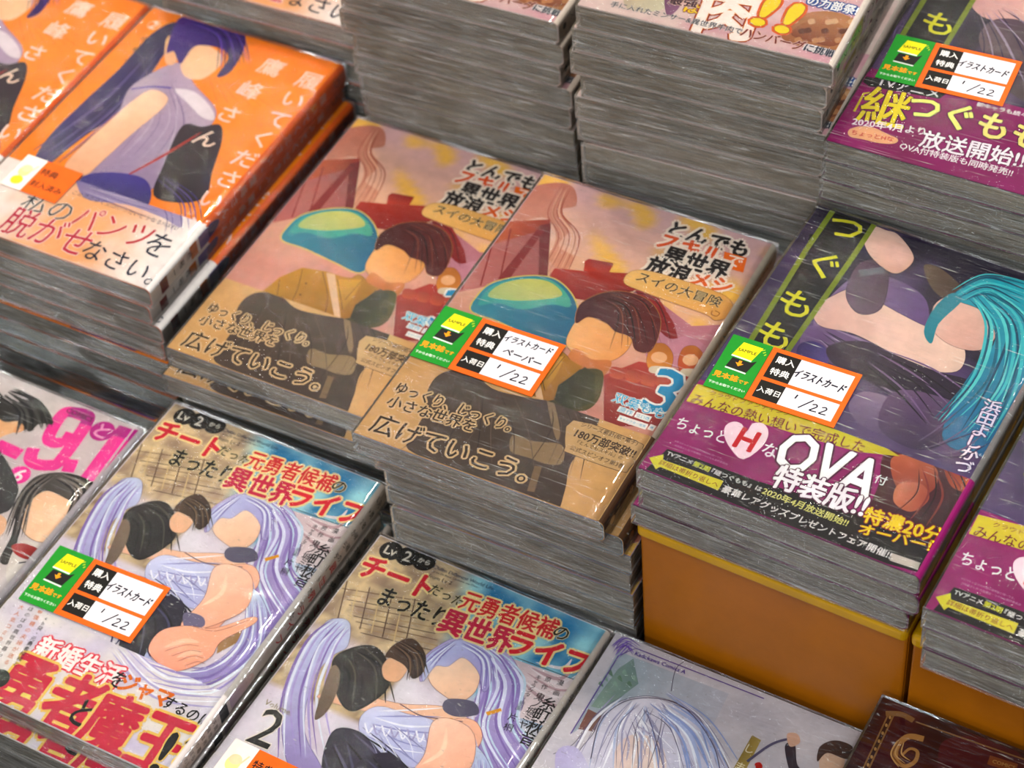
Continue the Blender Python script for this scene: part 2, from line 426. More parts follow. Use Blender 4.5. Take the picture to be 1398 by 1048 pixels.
# ------------------------------------------------------------ the comic book and its parts
ZB, TB = 0.35, TT - 1.25           # body sits inside the film
ZT = ZB + TB
def path(W, off=0.0, n=5):
    """wrap-around outline of front, spine and back in (x,z), front fore-edge first"""
    r = RR + off; P = [(0, ZT + off), (W * .5, ZT + off)]
    for k in range(n + 1):
        t = math.pi / 2 * (1 - k / n); P.append((W - RR + r * math.cos(t), ZT - RR + r * math.sin(t)))
    for k in range(n + 1):
        t = -math.pi / 2 * k / n; P.append((W - RR + r * math.cos(t), ZB + RR + r * math.sin(t)))
    P += [(W * .5, ZB - off), (0, ZB - off)]
    return P
def wrap_mesh(name, W, offo, offi, y0, y1, front, spine, back, edge, ytop=None):
    A, B = path(W, offo), path(W, offi); n = len(A); V = []; F = []; C = []
    for x, z in A: V.append((x, y0, z))
    for x, z in A: V.append((x, (ytop(x) if ytop else y1), z))
    for x, z in B: V.append((x, y0, z))
    for x, z in B: V.append((x, (ytop(x) if ytop else y1), z))
    for i in range(n - 1):
        c = front if i < 2 else (back if i > n - 4 else spine)
        F.append((i, i + 1, n + i + 1, n + i)); C += [srgb(c)] * 4
        F.append((2 * n + i, 3 * n + i, 3 * n + i + 1, 2 * n + i + 1)); C += [(.7, .68, .65)] * 4
        F.append((i, 2 * n + i, 2 * n + i + 1, i + 1)); C += [srgb(edge)] * 4
        F.append((n + i, n + i + 1, 3 * n + i + 1, 3 * n + i)); C += [srgb(edge)] * 4
    for a in (0, n - 1):
        F.append((a, n + a, 3 * n + a, 2 * n + a)); C += [srgb(edge)] * 4
    return mesh_from(name, np.array(V) * MM, F, np.array(C), smooth=False)
def page_mesh(W):
    rnd = random.Random(3); nz, nx = 11, 12; V = []; F = []
    za, zb = ZB + .45, ZT - .45; xs = [.7 + (W - 1.5 - .7) * i / nx for i in range(nx + 1)]
    def xr(z, x):    # follow the rounded spine
        lim = W - .8; t = min(z - ZB, ZT - z)
        if t < RR: lim = W - RR + math.sqrt(max(RR ** 2 - (RR - t) ** 2, 0)) - .7
        return min(x, lim) if x < W - 2 else lim
    rows = []
    for j in range(nz):   # thin bundles of pages, each a little proud or recessed
        d = rnd.uniform(-.28, .28)
        for k in (0, 1):
            z = za + (zb - za) * (j + k * .94) / nz
            rows.append([len(V) + i for i in range(nx + 1)])
            for i, x in enumerate(xs):
                V.append((xr(z, W if i == nx else x), .75 + d + .12 * math.sin(i * 1.3 + j * 2.1), z))
    m = len(V)
    for (x, y, z) in list(V): V.append((x, L0 - .7, z))
    for r in range(len(rows) - 1):
        a, b = rows[r], rows[r + 1]
        for i in range(nx):
            F.append((a[i], a[i + 1], b[i + 1], b[i])); F.append((m + a[i], m + b[i], m + b[i + 1], m + a[i + 1]))
        F.append((a[0], b[0], m + b[0], m + a[0])); F.append((a[nx], m + a[nx], m + b[nx], b[nx]))
    a = rows[0]; b = rows[-1]
    for i in range(nx):
        F.append((a[i + 1], a[i], m + a[i], m + a[i + 1])); F.append((b[i], b[i + 1], m + b[i + 1], m + b[i]))
    return mesh_from('page_block', np.array(V) * MM, F, mats=[M_PAGE])
def film_mesh(W, style, seed):
    nx, ny, nz = 34, 48, 5; V = []; F = []; fm = []
    e = .75
    def nz_(x, y, s=14): return noise.noise(Vector((x / s, y / s, seed * 9.7)))
    def grid(fn, a, b, mi):
        base = len(V)
        for j in range(b + 1):
            for i in range(a + 1): V.append(fn(i / a, j / b))
        for j in range(b):
            for i in range(a):
                q = base + j * (a + 1) + i; F.append((q, q + 1, q + a + 2, q + a + 1)); fm.append(mi)
    def edge(u): return min(1, min(u, 1 - u) * 12)
    def top(u, v):
        x = -e + (W + 2 * e) * u; y = -e + (L0 + 2 * e) * v
        drop = 0
        if x > W - RR:
            t = min(x - (W - RR), RR + e); drop = (RR + e) - math.sqrt(max((RR + e) ** 2 - t * t, 0)); drop = min(drop, RR)
        k = edge(u) * edge(v)
        return (x, y, TT - drop - .26 * k * (0.5 + .4 * nz_(x, y) + .35 * nz_(x * 2.6, y * 2.6)))
    grid(top, nx, ny, 0)
    grid(lambda u, v: (-e + (W + 2 * e) * (1 - u), -e + (L0 + 2 * e) * v, 0), 2, 2, 0)
    def tail(u, v):
        x = -e + (W + 2 * e - (RR * .8 if (v > .8 or v < .2) else 0) * (u > .98)) * u
        z = TT * v; k = math.sin(math.pi * v)
        return (x, -e - .0 + .55 * k * (nz_(x * 2, z * 9, 9)) * edge(u), z)
    grid(tail, 40, 8, 1)
    grid(lambda u, v: (-e + (W + 2 * e) * (1 - u), L0 + e, TT * v), 6, 2, 1)
    grid(lambda u, v: (W + e, -e + (L0 + 2 * e) * u, (TT - RR) * v + .0), 20, 3, 2)
    grid(lambda u, v: (-e, -e + (L0 + 2 * e) * (1 - u), TT * v), 12, 2, 2)
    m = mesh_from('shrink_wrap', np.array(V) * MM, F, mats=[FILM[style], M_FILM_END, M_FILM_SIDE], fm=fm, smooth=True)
    return m
def front3(W):
    return lambda V: V
def spine3(W):
    def f(V):   # art x = along thickness from front (0) to back, y = height of book
        return np.column_stack([W + V[:, 2], V[:, 1], ZT - V[:, 0]])
    return f

DES = {}
def design(key, W, front, spine, back, edge, cover_art, spine_art=None, obi=None, style='crinkle', seed=1):
    """obi = dict(h, front, spine, back, art, spine_art, ytop)"""
    d = dict(W=W, parts=[])
    d['parts'].append(('page_block', PAGES[W], []))
    sub = []
    cover_art.clip = (cover_art.clip[0], (obi['h'] - 2.5) if obi else .4, W - RR + .5, L0 - .4)
    m = cover_art.build('cover_artwork', front3(W), ZT + .02)
    if m: sub.append(('cover_artwork', m))
    if spine_art:
        m = spine_art.build('spine_lettering', spine3(W), .02)
        if m: sub.append(('spine_lettering', m))
    d['parts'].append(('cover', wrap_mesh('cover', W, 0, -.35, 0, L0, front, spine, back, edge), sub))
    if obi:
        sub = []
        c = obi['art'].clip; obi['art'].clip = (c[0], c[1], W - RR + .6, c[3])
        m = obi['art'].build('band_lettering', front3(W), ZT + .42)
        if m: sub.append(('band_lettering', m))
        if obi.get('spine_art'):
            m = obi['spine_art'].build('band_spine_lettering', spine3(W), .42)
            if m: sub.append(('band_spine_lettering', m))
        d['parts'].append(('paper_band', wrap_mesh('paper_band', W, .40, .06, .15, obi['h'], obi['front'], obi['spine'], obi['back'], obi['front'], obi.get('ytop')), sub))
    d['parts'].append(('shrink_wrap', film_mesh(W, style, seed), []))
    DES[key] = d
    return d
# ------------------------------------------------------------ cover designs (plain generic pictures, the photographed wording)
PAGES = {121.0: page_mesh(121.0), 129.4: page_mesh(129.4)}
C2 = 2.9104
def crop(A, ox, oy, sc=C2):
    g = A.g0
    A.f = lambda x, y: g(ox + x / sc, oy + y / sc)
    return A
def art(W=121.0, key=None, **k):
    A = Art(W - .5, L0, None, **k); A.g0 = mapper(key) if key else (lambda x, y: (x, y)); A.f = A.g0
    return A
def setkey(A, key, *c): A.g0 = mapper(key); A.f = A.g0; return crop(A, *c) if c else A
def nz(x, y, s=20, q=0): return noise.noise(Vector((x / s, y / s, q)))
def mixh(a, b, t):
    t = max(0, min(1, t)); return lerp(srgb(a), srgb(b), t)
def sp(): return Art(TB, L0, None, lo=(1.6, .4), hi=(TB - 1.4, L0 - .4))

# ---- tan banded comic: red roofs, teal ball, person in a mustard shirt
def make_tonde():
    A = art(121.0, 'tonde')
    def bg(x, y):
        c = mixh(0xCC9282, 0xE6BC9C, (y - 70) / 60)
        c = lerp(c, srgb(0xDCB6B4), max(0, min(1, (y - 135 + 12 * nz(x, y, 25)) / 40)))
        k = nz(x, y, 17, 3); c = lerp(c, srgb(0xF0C458), max(0, min(.9, (k - .12) * 3.2)) * (1 if y > 110 else 0))
        return c
    A.bg(bg, 40, 50)
    crop(A, 680, 220)
    A.blob([(60, 230), (120, 110), (230, 80), (300, 100), (310, 170), (250, 190), (290, 260), (240, 330), (300, 380), (230, 460), (190, 400), (230, 300), (190, 220)], 0xD9A083, 0xC27F6C, 120)
    A.strands([(270, 100), (230, 200), (280, 300), (215, 450)], .7, [0xA5523F, 0xE5B79A, 0xB06A50], 7, 9, 4)
    # roofs
    A.poly([(-90, 240), (205, 226), (210, 262), (-40, 330), (-200, 420)], 0xD2703A, 0x9C2B22, 0)
    A.poly([(-40, 330), (200, 262), (190, 470), (130, 455), (-180, 520), (-260, 560)], 0xC77B72, 0xA85552, 30)
    A.poly([(165, 250), (210, 240), (195, 475), (160, 470)], 0x7D1B1E)
    A.poly([(160, 260), (185, 270), (40, 470), (0, 460)], 0x8C1F22)
    for k in range(4):
        A.stroke([(-130 + k * 60, 300 - k * 12), (-220 + k * 75, 520 - k * 15)], .8, 0x8E2A26)
    A.poly([(345, 392), (360, 382), (460, 400), (440, 440), (340, 430)], 0xC9452E, 0x8E2222, 90)
    A.poly([(225, 420), (330, 430), (520, 440), (560, 500), (420, 560), (300, 540), (190, 470)], 0xB53A26, 0x8E1F20, -60)
    A.poly([(500, 540), (560, 505), (650, 560), (770, 650), (990, 640), (930, 740), (860, 850), (640, 800), (560, 700)], 0xB4717F, 0xC58893, 20)
    A.poly([(545, 505), (640, 540), (700, 640), (730, 760), (650, 800), (600, 640)], 0x7F1A20, 0x9A2B2C, 60)
    A.blob([(600, 640), (680, 700), (760, 690), (830, 740), (800, 800), (600, 790)], 0xC48A98)
    # brick wall and two small onlookers as plain round figures
    A.poly([(420, 845), (560, 790), (845, 850), (740, 1048), (420, 1048)], 0xB23C2C, 0x8F2A2A, -70)
    for k in range(6): A.rrectpx = None
    for k in range(6):
        x = 452 + k * 62; y = 812 + k * 15 - (k > 2) * 6
        A.blob([(x, y), (x + 50, y + 12), (x + 42, y + 48), (x - 8, y + 36)], 0xC8593A, 0xA84434, 90, n=3)
    for (x, y, hc) in ((640, 765, 0xD9923C), (765, 775, 0xC44A28)):
        A.blob([(x - 50, y + 30), (x - 30, y - 35), (x + 20, y - 45), (x + 55, y), (x + 40, y + 60), (x - 20, y + 70)], hc, 0xB8742E, 90, line=0x7A3A1E, lw=.15)
        A.ell(x, y + 10, 3.6, 3.4, 0xE8B98A, px=True)
        A.blob([(x - 30, y + 45), (x + 40, y + 50), (x + 50, y + 80), (x - 35, y + 70)], 0xD9CBB0, n=3)
    crop(A, 460, 340)
    # plain teal ball
    A.blob([(535, 240), (560, 180), (620, 130), (740, 104), (850, 110), (920, 160), (955, 235), (940, 320), (890, 390), (780, 345), (640, 280)], 0x2F8FA0, 0x1B6C8C, 0, line=0xD8C46A, lw=.7)
    A.blob([(560, 215), (620, 140), (740, 112), (850, 120), (915, 175), (925, 225), (850, 215), (740, 235), (640, 210)], 0x3FA3A0, 0x4FAE96, 60)
    A.blob([(600, 180), (650, 135), (745, 114), (840, 124), (895, 170), (860, 190), (740, 200), (660, 195)], 0xA9BC78, 0xC9C46C, 90)
    # person, no features drawn
    A.blob([(955, 275), (1010, 240), (1110, 290), (1170, 345), (1150, 400), (1085, 440), (990, 432), (930, 400), (912, 355)], 0xDE9F58, 0xE9B878, 200, line=0x6B2A1C, lw=.2)
    A.blob([(940, 390), (1010, 432), (1090, 440), (1060, 500), (960, 560), (890, 500)], 0xD08A48, 0xB96A3C, -60)
    A.blob([(985, 200), (1060, 168), (1150, 165), (1240, 200), (1285, 270), (1275, 350), (1240, 405), (1185, 395), (1165, 345), (1105, 322), (1070, 290), (1000, 265), (950, 290), (955, 235)], 0x4A1F22, 0x6A2A2A, 40, line=0xC98A4A, lw=.2)
    A.strands([(1080, 180), (1180, 230), (1210, 380)], .7, [0x2E1216, 0x8A4638, 0x3A181A], 9, 22, 2)
    
    A.blob([(800, 470), (880, 430), (940, 470), (1030, 470), (1060, 500), (1035, 600), (960, 640), (820, 600)], 0x38341C, 0x5A5220, 20)
    A.blob([(820, 470), (880, 400), (930, 450), (900, 540), (840, 560)], 0xC79A34, 0xA87A22, 60, line=0x4A3418, lw=.2)
    setkey(A, 'tonde1', 220, 160)
    A.poly([(385, 700), (470, 630), (560, 592), (650, 606), (720, 628), (800, 640), (862, 676), (790, 730), (760, 790), (700, 800), (560, 770)], 0xC08C20, 0x9A6A14, -50)
    A.poly([(700, 640), (800, 640), (770, 700), (720, 760), (690, 700)], 0xD2A034, 0xA87A1C, -60)
    A.poly([(770, 740), (870, 676), (905, 700), (895, 800), (800, 830), (750, 790)], 0x2E3018, 0x4A4818, 20)
    for q in (([(560, 600), (540, 680), (500, 760)], .3), ([(640, 610), (660, 700), (650, 780)], .3), ([(470, 640), (460, 700)], .3), ([(700, 640), (720, 760)], .35), ([(800, 640), (730, 720)], .3)): A.stroke(q[0], q[1], 0x4A3010)
    A.poly([(655, 612), (690, 620), (712, 790), (690, 800)], 0xD8B48C)
    A.ell(575, 655, .5, .5, 0x3A2A10, px=True); A.ell(552, 700, .5, .5, 0x3A2A10, px=True)
    setkey(A, 'tonde')
    # lettering
    crop(A, 680, 220)
    ol = ((.2, 0xFAEBDA),)
    A.T('とんでも', (688, 260), (992, 350), 0x241C1E, .07, ol, 1.1)
    A.T('スキル', (646, 306), (886, 376), 0xE0602C, .07, ol, 1.1)
    A.poly([(900, 354), (990, 380), (974, 438), (890, 414)], 0xF07A28)
    A.T('で', (912, 382), (968, 402), 0xFFF3E2, .03)
    A.T('異世界', (662, 362), (914, 436), 0x241C1E, .065, ol, 1.15)
    A.T('放浪', (594, 402), (760, 452), 0x241C1E, .065, ol, 1.15)
    A.T('メシ', (772, 458), (926, 498), 0xE06A28, .07, ol, 1.0)
    A.blob([(500, 478), (525, 436), (600, 432), (760, 478), (880, 520), (930, 560), (918, 612), (862, 628), (828, 605), (700, 560), (560, 508)], 0xE9C27C, 0xDDA85C, 0, line=0x8A4A22, lw=.2, n=3)
    A.stroke([(862, 590), (880, 600), (868, 612), (848, 604), (852, 590)], .4, 0x8A4A22)
    A.T('スイの大冒険', (556, 452), (888, 560), 0x2A2020, .012, ((.04, 0xF0D9A4),), 1.0)
    A.T('3', (604, 895), (718, 925), 0x1690B8, .02, ((.05, 0xF2EEE4),), 1.0)
    A.T('双葉もも', (462, 930), (662, 1004), 0x2CA3C8, .02, ((.07, 0xF2EEE4),), 1.0)
    crop(A, 460, 340)
    for (a, b, t) in (((1118, 628), (1180, 650), '原作'), ((1186, 652), (1246, 672), '江口連'), ((1118, 664), (1232, 702), 'キャラクター原案'), ((1240, 700), (1262, 708), '雅')):
        A.stroke([a, b], 3.3, 0xF0ECE4, smooth=False); A.T(t, (a[0] + 5, a[1] + 2), (b[0] - 5, b[1] - 2), 0x2CA3C8, .01)
    S = sp()
    S.rect(0, 0, 15, 190, 0xD8CBB8)
    S.TV('とんでもスキルで異世界放浪メシ', (TB / 2, 150), (TB / 2, 62), 0x2288A8, .02, size=6)
    S.TV('スイの大冒険', (TB / 2, 176), (TB / 2, 156), 0x4A2A20, 0, size=3.4)
    S.TV('3', (TB / 2, 55), (TB / 2, 55), 0x2288A8, .03, size=7)
    # tan band
    B = art(121.0, 'tonde', hi=(120.2, 51.5)); crop(B, 460, 340)
    B.bg(lambda x, y: mixh(0xCBA26A, 0xD6AE76, .5 + nz(x, y, 14)), 18, 10)
    B.blob([(400, 500), (470, 478), (560, 505), (640, 560), (860, 600), (1050, 588), (1034, 700), (1008, 750), (930, 850), (905, 960), (860, 1040), (700, 960), (500, 880), (285, 795), (310, 720), (352, 640), (360, 560)], 0x57463A, 0x4A3A30, -60)
    B.blob([(700, 735), (780, 760), (880, 770), (905, 800), (890, 850), (830, 850), (760, 825), (690, 800)], 0x8C7252, 0x9A805C, 0)
    B.blob([(835, 600), (862, 605), (888, 730), (868, 745)], 0x8F7656); B.stroke([(800, 860), (770, 960)], 3.2, 0x83694C)
    B.strands([(600, 560), (560, 700), (520, 840)], .4, [0x3E3028, 0x6A574A], 8, 50, 8)
    B.strands([(900, 620), (930, 720), (860, 900)], .4, [0x3E3028, 0x6A574A], 5, 20, 9)
    bl = ((.15, 0xD9B98C),)
    B.T('ゆっくり、じっくり。', (240, 545), (694, 702), 0x3A2C20, .03, bl, 1.25)
    B.T('小さな世界を', (204, 598), (548, 704), 0x3A2C20, .03, bl, 1.05)
    B.T('広げていこう。', (146, 682), (762, 890), 0x3A2C20, .02, ((.11, 0xD9B98C),), 1.05)
    P = [(940, 678), (1190, 762), (1214, 786), (1205, 815), (1160, 868), (1128, 880), (925, 808), (908, 785)]
    B.blob(P, 0xC9A878, line=0x5A4432, lw=.3, n=3)
    B.T('シリーズ累計(紙+電子)', (972, 694), (1196, 770), 0x4A382A, .012, (), 1.1)
    B.T('180万部突破!!', (950, 726), (1186, 812), 0x4A382A, .045, (), 1.15)
    B.T('『とんでもスキル』の', (956, 762), (1136, 828), 0x4A382A, .012, (), 1.1)
    B.T('公式スピンオフ第3巻', (928, 784), (1140, 862), 0x4A382A, .012, (), 1.1)
    SB = sp(); SB.clip = (1.6, .4, TB - 1.4, 47.5)
    SB.rect(0, 0, 15, 48, 0x4A3324, 0x2E2019)
    SB.TV('発売中', (TB / 2, 40), (TB / 2, 26), 0xC9A878, .02, size=5); SB.ell(TB / 2, 8, 2.2, 2.2, 0xC9A878)
    design('tonde', 121.0, 0xC9A2A6, 0xD8CBB8, 0xC9A2A6, 0x1F7FA8, A, S, dict(h=47.5, front=0xCEA56C, spine=0x4A3324, back=0xCEA56C, art=B, spine_art=SB, ytop=lambda x: 46.5 + 5.5 * x / 121), 'streak', 1)
make_tonde()
d2 = dict(DES['tonde']); d2['parts'] = [(n, m, s) if n != 'shrink_wrap' else (n, film_mesh(121.0, 'dimple', 5), s) for n, m, s in d2['parts']]; DES['tonde_dimple'] = d2

# ---- orange comic: figure with long purple hair and a mauve vest, cream band
def make_orange():
    A = art(121.0, 'orange')
    A.bg(lambda x, y: mixh(0xF08A1C, 0xF79A2C, .5 + .5 * nz(x, y, 60)), 6, 8)
    crop(A, 0, 0)
    for k in range(6): A.stroke([(830 + k * 22, 300 + k * 6), (860 + k * 44, 400 + k * 4)], .3, 0xD9761A)
    A.blob([(700, 85), (660, 190), (575, 320), (430, 470), (300, 560), (190, 650), (120, 660), (190, 540), (330, 400), (470, 270), (600, 130)], 0x4A3A78, 0x2E2450, 60)
    A.strands([(640, 180), (450, 410), (180, 620)], 1.0, [0x2A2048, 0x6A5A98, 0x3A2C60], 12, 16, 3)
    A.blob([(650, 262), (722, 250), (770, 330), (850, 420), (845, 480), (770, 560), (650, 690), (560, 760), (330, 700), (400, 560), (470, 440), (520, 340)], 0x9A84A4, 0xB8A4B8, 60, line=0x5A4674, lw=.2)
    A.blob([(690, 350), (770, 360), (835, 420), (850, 470), (800, 460), (740, 400)], 0xE0D6DA)
    A.strands([(640, 330), (660, 480), (560, 640)], .6, [0x7E6A8E, 0xC9B8C9], 7, 26, 7)
    A.blob([(520, 400), (600, 352), (664, 380), (640, 430), (520, 530), (400, 640), (330, 695), (255, 660), (330, 570), (430, 480)], 0xE6B792, 0xF0CDB0, 140, line=0x8A5A5A, lw=.15)
    A.stroke([(520, 350), (600, 340), (680, 345)], 1.3, 0x5A4AA0)
    A.blob([(660, 150), (705, 135), (715, 190), (690, 250), (655, 240)], 0xE8B890)
    A.blob([(730, 190), (800, 165), (880, 215), (870, 260), (800, 310), (735, 300), (715, 250)], 0xEAC09A, 0xF0CDA8, 0)
    A.blob([(700, 80), (760, 62), (850, 78), (962, 120), (968, 190), (915, 280), (860, 300), (905, 230), (880, 190), (800, 175), (760, 190), (715, 250), (690, 200), (660, 200)], 0x4A2C88, 0x3A2268, 0)
    A.strands([(780, 70), (900, 130), (930, 260)], .9, [0x2E1A58, 0x6A4AB0, 0x3A2478], 9, 16, 6)
    A.blob([(722, 498), (800, 500), (872, 492), (878, 560), (840, 680), (815, 775), (720, 800), (610, 770), (650, 650)], 0x3A2A34, 0x2A1E28, -70, line=0x1E141C, lw=.2)
    A.stroke([(480, 705), (650, 612), (800, 520)], 1.8, 0xB8362C, taper=True)
    A.blob([(330, 695), (450, 680), (570, 705), (600, 770), (560, 830), (430, 800), (315, 760)], 0x4A3A94, 0x322664, -80)
    A.strands([(640, 700), (740, 790), (760, 880)], .6, [0x3A2C70, 0x5A4A90], 5, 10, 12)
    ol = ()
    A.TV('履いてください、', (1228, 315), (772, 872), 0xF6D8C8, .02, ol, 14.0)
    A.TV('鷹峰さん', (1078, 262), (822, 545), 0xF6D8C8, .02, ol, 14.0)
    A.ell(610, 95, 3.6, 3.6, 0xF2C9A4, px=True); A.ell(610, 95, 3.1, 3.1, 0xF28A20, px=True); A.T('2', (600, 91), (620, 99), 0xF6E0D0, .03)
    A.TV('柊裕一', (572, 150), (505, 235), 0x2A2018, 0, (), 4.6)
    S = sp(); S.rect(0, 0, 15, 190, 0xE06A14)
    S.TV('履いてください、鷹峰さん', (TB / 2, 160), (TB / 2, 66), 0xD8B8A8, .02, size=6.5)
    S.ell(TB / 2, 174, 2.4, 2.4, 0x3A2A1A); S.ell(TB / 2, 174, 2.0, 2.0, 0xE06A14); S.TV('2', (TB / 2, 174), (TB / 2, 174), 0x3A2A1A, .02, size=3.4)
    S.blob([(2, 52), (5, 60), (9, 58), (10, 48), (6, 44)], 0x4A3A78, px=False)
    B = art(121.0, 'orange', hi=(120.2, 50)); crop(B, 0, 0)
    B.bg(lambda x, y: mixh(0xEFE4DE, 0xE9B27C, 1.3 - abs(x - 62) / 34 + .5 * nz(x, y, 12)) if x < 106 else 0xEDE3DE, 24, 12)
    B.blob([(300, 640), (420, 720), (560, 760), (700, 800), (720, 900), (640, 860), (500, 810), (330, 780)], 0x7A6A9E, 0xB0A2BE, -60)
    B.strands([(640, 740), (720, 830), (740, 910)], .5, [0x4A3A80, 0x8A7AA8], 6, 20, 12)
    B.strands([(340, 740), (500, 790), (640, 830)], .5, [0x4A3A80, 0xC9BCD0], 6, 14, 13)
    B.stroke([(828, 870), (700, 1080)], .25, 0x5A4A4A)
    B.T('私の', (96, 790), (282, 846), 0x22303A, 0, ((.03, 0xF2E6DC),), 1.1)
    B.T('パンツ', (300, 850), (596, 944), 0xC02A38, .01, ((.03, 0xF2E6DC),), 1.25)
    B.T('を', (590, 952), (668, 988), 0x141C38, .005, (), 1.15)
    B.T('脱がせ', (26, 862), (352, 972), 0xC02A48, .01, ((.03, 0xF2E6DC),), 1.25)
    B.T('なさい。', (340, 978), (622, 1100), 0x141C38, .005, (), 1.1)
    B.T('この恋のゆくえはいったいどうなる!?はれ!', (290, 760), (706, 905), 0x3A3A58, 0, (), 1.0)
    SB = sp(); SB.clip = (1.6, .4, TB - 1.4, 50)
    SB.rect(0, 0, 15, 50, 0xDDD6D2)
    SB.rect(1, 42, 12, 50, 0x7E6A9E); SB.rect(1, 34, 12, 40, 0xC0742A)
    SB.TV('柊裕一', (TB / 2, 33), (TB / 2, 20), 0x22201E, .02, size=4.6)
    SB.rect(2, 8, 11, 14, 0x7A1418)
    design('orange', 121.0, 0xF08A1C, 0xE06A14, 0xF08A1C, 0xD8481A, A, S, dict(h=50, front=0xE9DED6, spine=0xDDD6D2, back=0xE9DED6, art=B, spine_art=SB), 'dimple', 2)
make_orange()

# ---- dark purple boxed edition with magenta band
def ova_title(A, x0, x1, sq):
    pass
def make_ova():
    W = 129.4
    A = art(W, 'ova'); crop(A, 918, 340)
    A.bg(lambda x, y: mixh(0x241B34, 0x5A4470, .5 + nz(x, y, 22, 2) * 1.3 - (y - 120) / 90), 30, 40)
    # purple curling cloth shapes, generic
    A.blob([(640, 170), (760, 90), (900, 120), (1010, 200), (1000, 330), (850, 360), (700, 340), (560, 300)], 0x8E7298, 0x6A5080, 30)
    A.blob([(540, 300), (700, 330), (860, 370), (980, 440), (900, 520), (700, 470), (520, 400)], 0x7A5E88, 0x4E3A60, -40)
    A.strands([(600, 330), (760, 420), (960, 520)], 1.0, [0x2A1C38, 0x9A82A6, 0x3E2C50], 9, 22, 3)
    A.blob([(500, 380), (560, 360), (620, 400), (600, 470), (500, 470)], 0x3A2A60, 0x5A4A90, 0)
    A.blob([(1000, 60), (1080, 80), (1200, 200), (1150, 230), (1040, 160)], 0x6A5648, 0x40342E, 0)
    # pale diagonal drapery / sleeve
    A.blob([(560, 240), (620, 190), (730, 150), (830, 210), (980, 290), (1120, 350), (1165, 410), (1130, 480), (1000, 470), (860, 400), (720, 330), (590, 300)], 0xD8B4A8, 0xE6CBBA, 40, line=0x3A2438, lw=.25)
    A.blob([(740, 55), (830, 40), (860, 100), (830, 230), (740, 250), (690, 170)], 0x6A5068, 0x4A3448, 60, line=0x281828, lw=.2)
    A.blob([(760, -60), (800, -95), (850, -80), (900, -60), (960, 30), (900, 90), (840, 70), (780, 10)], 0xE2C3B4, 0xD0A898, -60, line=0x4A2A30, lw=.25)
    A.stroke([(742, 90), (842, 78)], 4.2, 0x6A6876, smooth=False)
    A.blob([(620, 380), (760, 360), (900, 420), (1050, 480), (1180, 520), (1120, 600), (900, 560), (780, 520), (640, 450)], 0x3A2840, 0x241830, -40)
    A.blob([(760, 560), (900, 600), (960, 680), (900, 740), (760, 700), (700, 620)], 0x8E7694, 0x5E4A70, -70)
    A.blob([(880, 560), (1060, 580), (1150, 640), (1080, 760), (960, 790), (820, 700)], 0x6A4E72, 0x35254A, -50)
    A.strands([(800, 420), (960, 520), (1100, 640)], 1.0, [0x1A1020, 0x7A5E86, 0x2A1A34], 8, 24, 11)
    # plain head shape with teal hair, no features
    A.blob([(1040, 220), (1120, 180), (1230, 220), (1300, 300), (1240, 390), (1130, 385), (1040, 320)], 0xE2C0B0, 0xD6AC9E, -30, line=0x3A2438, lw=.2)
    A.blob([(1120, 190), (1190, 125), (1320, 105), (1420, 140), (1500, 260), (1480, 500), (1400, 700), (1280, 820), (1080, 760), (1120, 600), (1200, 470), (1285, 350), (1230, 240)], 0x1F6A98, 0x2FA8B4, 90, line=0x163848, lw=.2)
    A.blob([(1000, 320), (1040, 230), (1110, 170), (1150, 200), (1060, 290), (1030, 370)], 0x2A8A98)
    A.strands([(1220, 170), (1340, 300), (1300, 520), (1160, 720)], 1.3, [0x1A6A80, 0x4CC0C4, 0x17506A, 0x66D0CC], 16, 26, 5)
    A.strands([(1130, 180), (1250, 130), (1400, 180)], 1.1, [0x1A6A80, 0x4CC0C4, 0x17506A], 8, 16, 9)
    # title strip
    A.poly([(530, 0), (545, -65), (770, -65), (735, 0), (460, 390), (305, 370)], 0x161414)
    A.poly([(637, -160), (810, -110), (735, 0), (460, 390), (440, 420), (290, 390), (305, 370), (530, 0)], 0x171515)
    A.stroke([(650, -175), (530, 0), (290, 392)], 2.6, 0x7E8C28, smooth=False)
    A.stroke([(812, -118), (735, 0), (440, 425)], 2.6, 0x7E8C28, smooth=False)
    for ch, c in (('つ', (690, -92)), ('ぐ', (606, 58)), ('も', (492, 210)), ('も', (408, 336))):
        A.TV(ch, c, (c[0], c[1] + 1), 0xD8D23C, .0, (), 17) if False else None
        a = A.f(*c); A._text(ch, ('char', a, (1, 0), (0, 1), 19), 0xD9D43A, .02, (), 19)
    A.TV('浜田よしかづ', (1272, 622), (1158, 860), 0xE6DDEC, .03, ((.08, 0x4A3A6A),), 8.4)
    A.strands([(1010, 800), (1100, 760), (1200, 700)], .8, [0x3A2C50, 0x6A5A80], 6, 20, 15)
    S = sp(); S.rect(0, 0, 15, 190, 0x9A938E); S.rect(1, 0, 3.0, 60, 0x8A1A60); S.rect(3, 30, 11, 52, 0xA8A19A)
    S.TV('つぐもも', (TB / 2, 160), (TB / 2, 110), 0x4A4050, .02, size=8)
    B = art(W, 'ova', hi=(W - .8, 57.5)); crop(B, 918, 340)
    B.bg(lambda x, y: mixh(0x8E1262, 0xA01A70, .5 + nz(x, y, 20)), 10, 6)
    B.poly([(-20, 790), (60, 815), (330, 915), (560, 985), (800, 1060), (1150, 1180), (1050, 1300), (-200, 960)], 0x1C1518)
    B.blob([(850, 800), (1000, 830), (1230, 880), (1200, 1000), (1080, 1160), (900, 1120), (780, 1060), (820, 930)], 0x5A1E2A, 0x3A1420, -60)
    B.blob([(870, 830), (960, 815), (1050, 870), (1040, 950), (960, 980), (890, 940)], 0xC06A4A, 0x8E3A30, -60)
    B.blob([(900, 930), (990, 930), (1020, 990), (950, 1040), (880, 1000)], 0xCB7656, 0xA85240, 0)
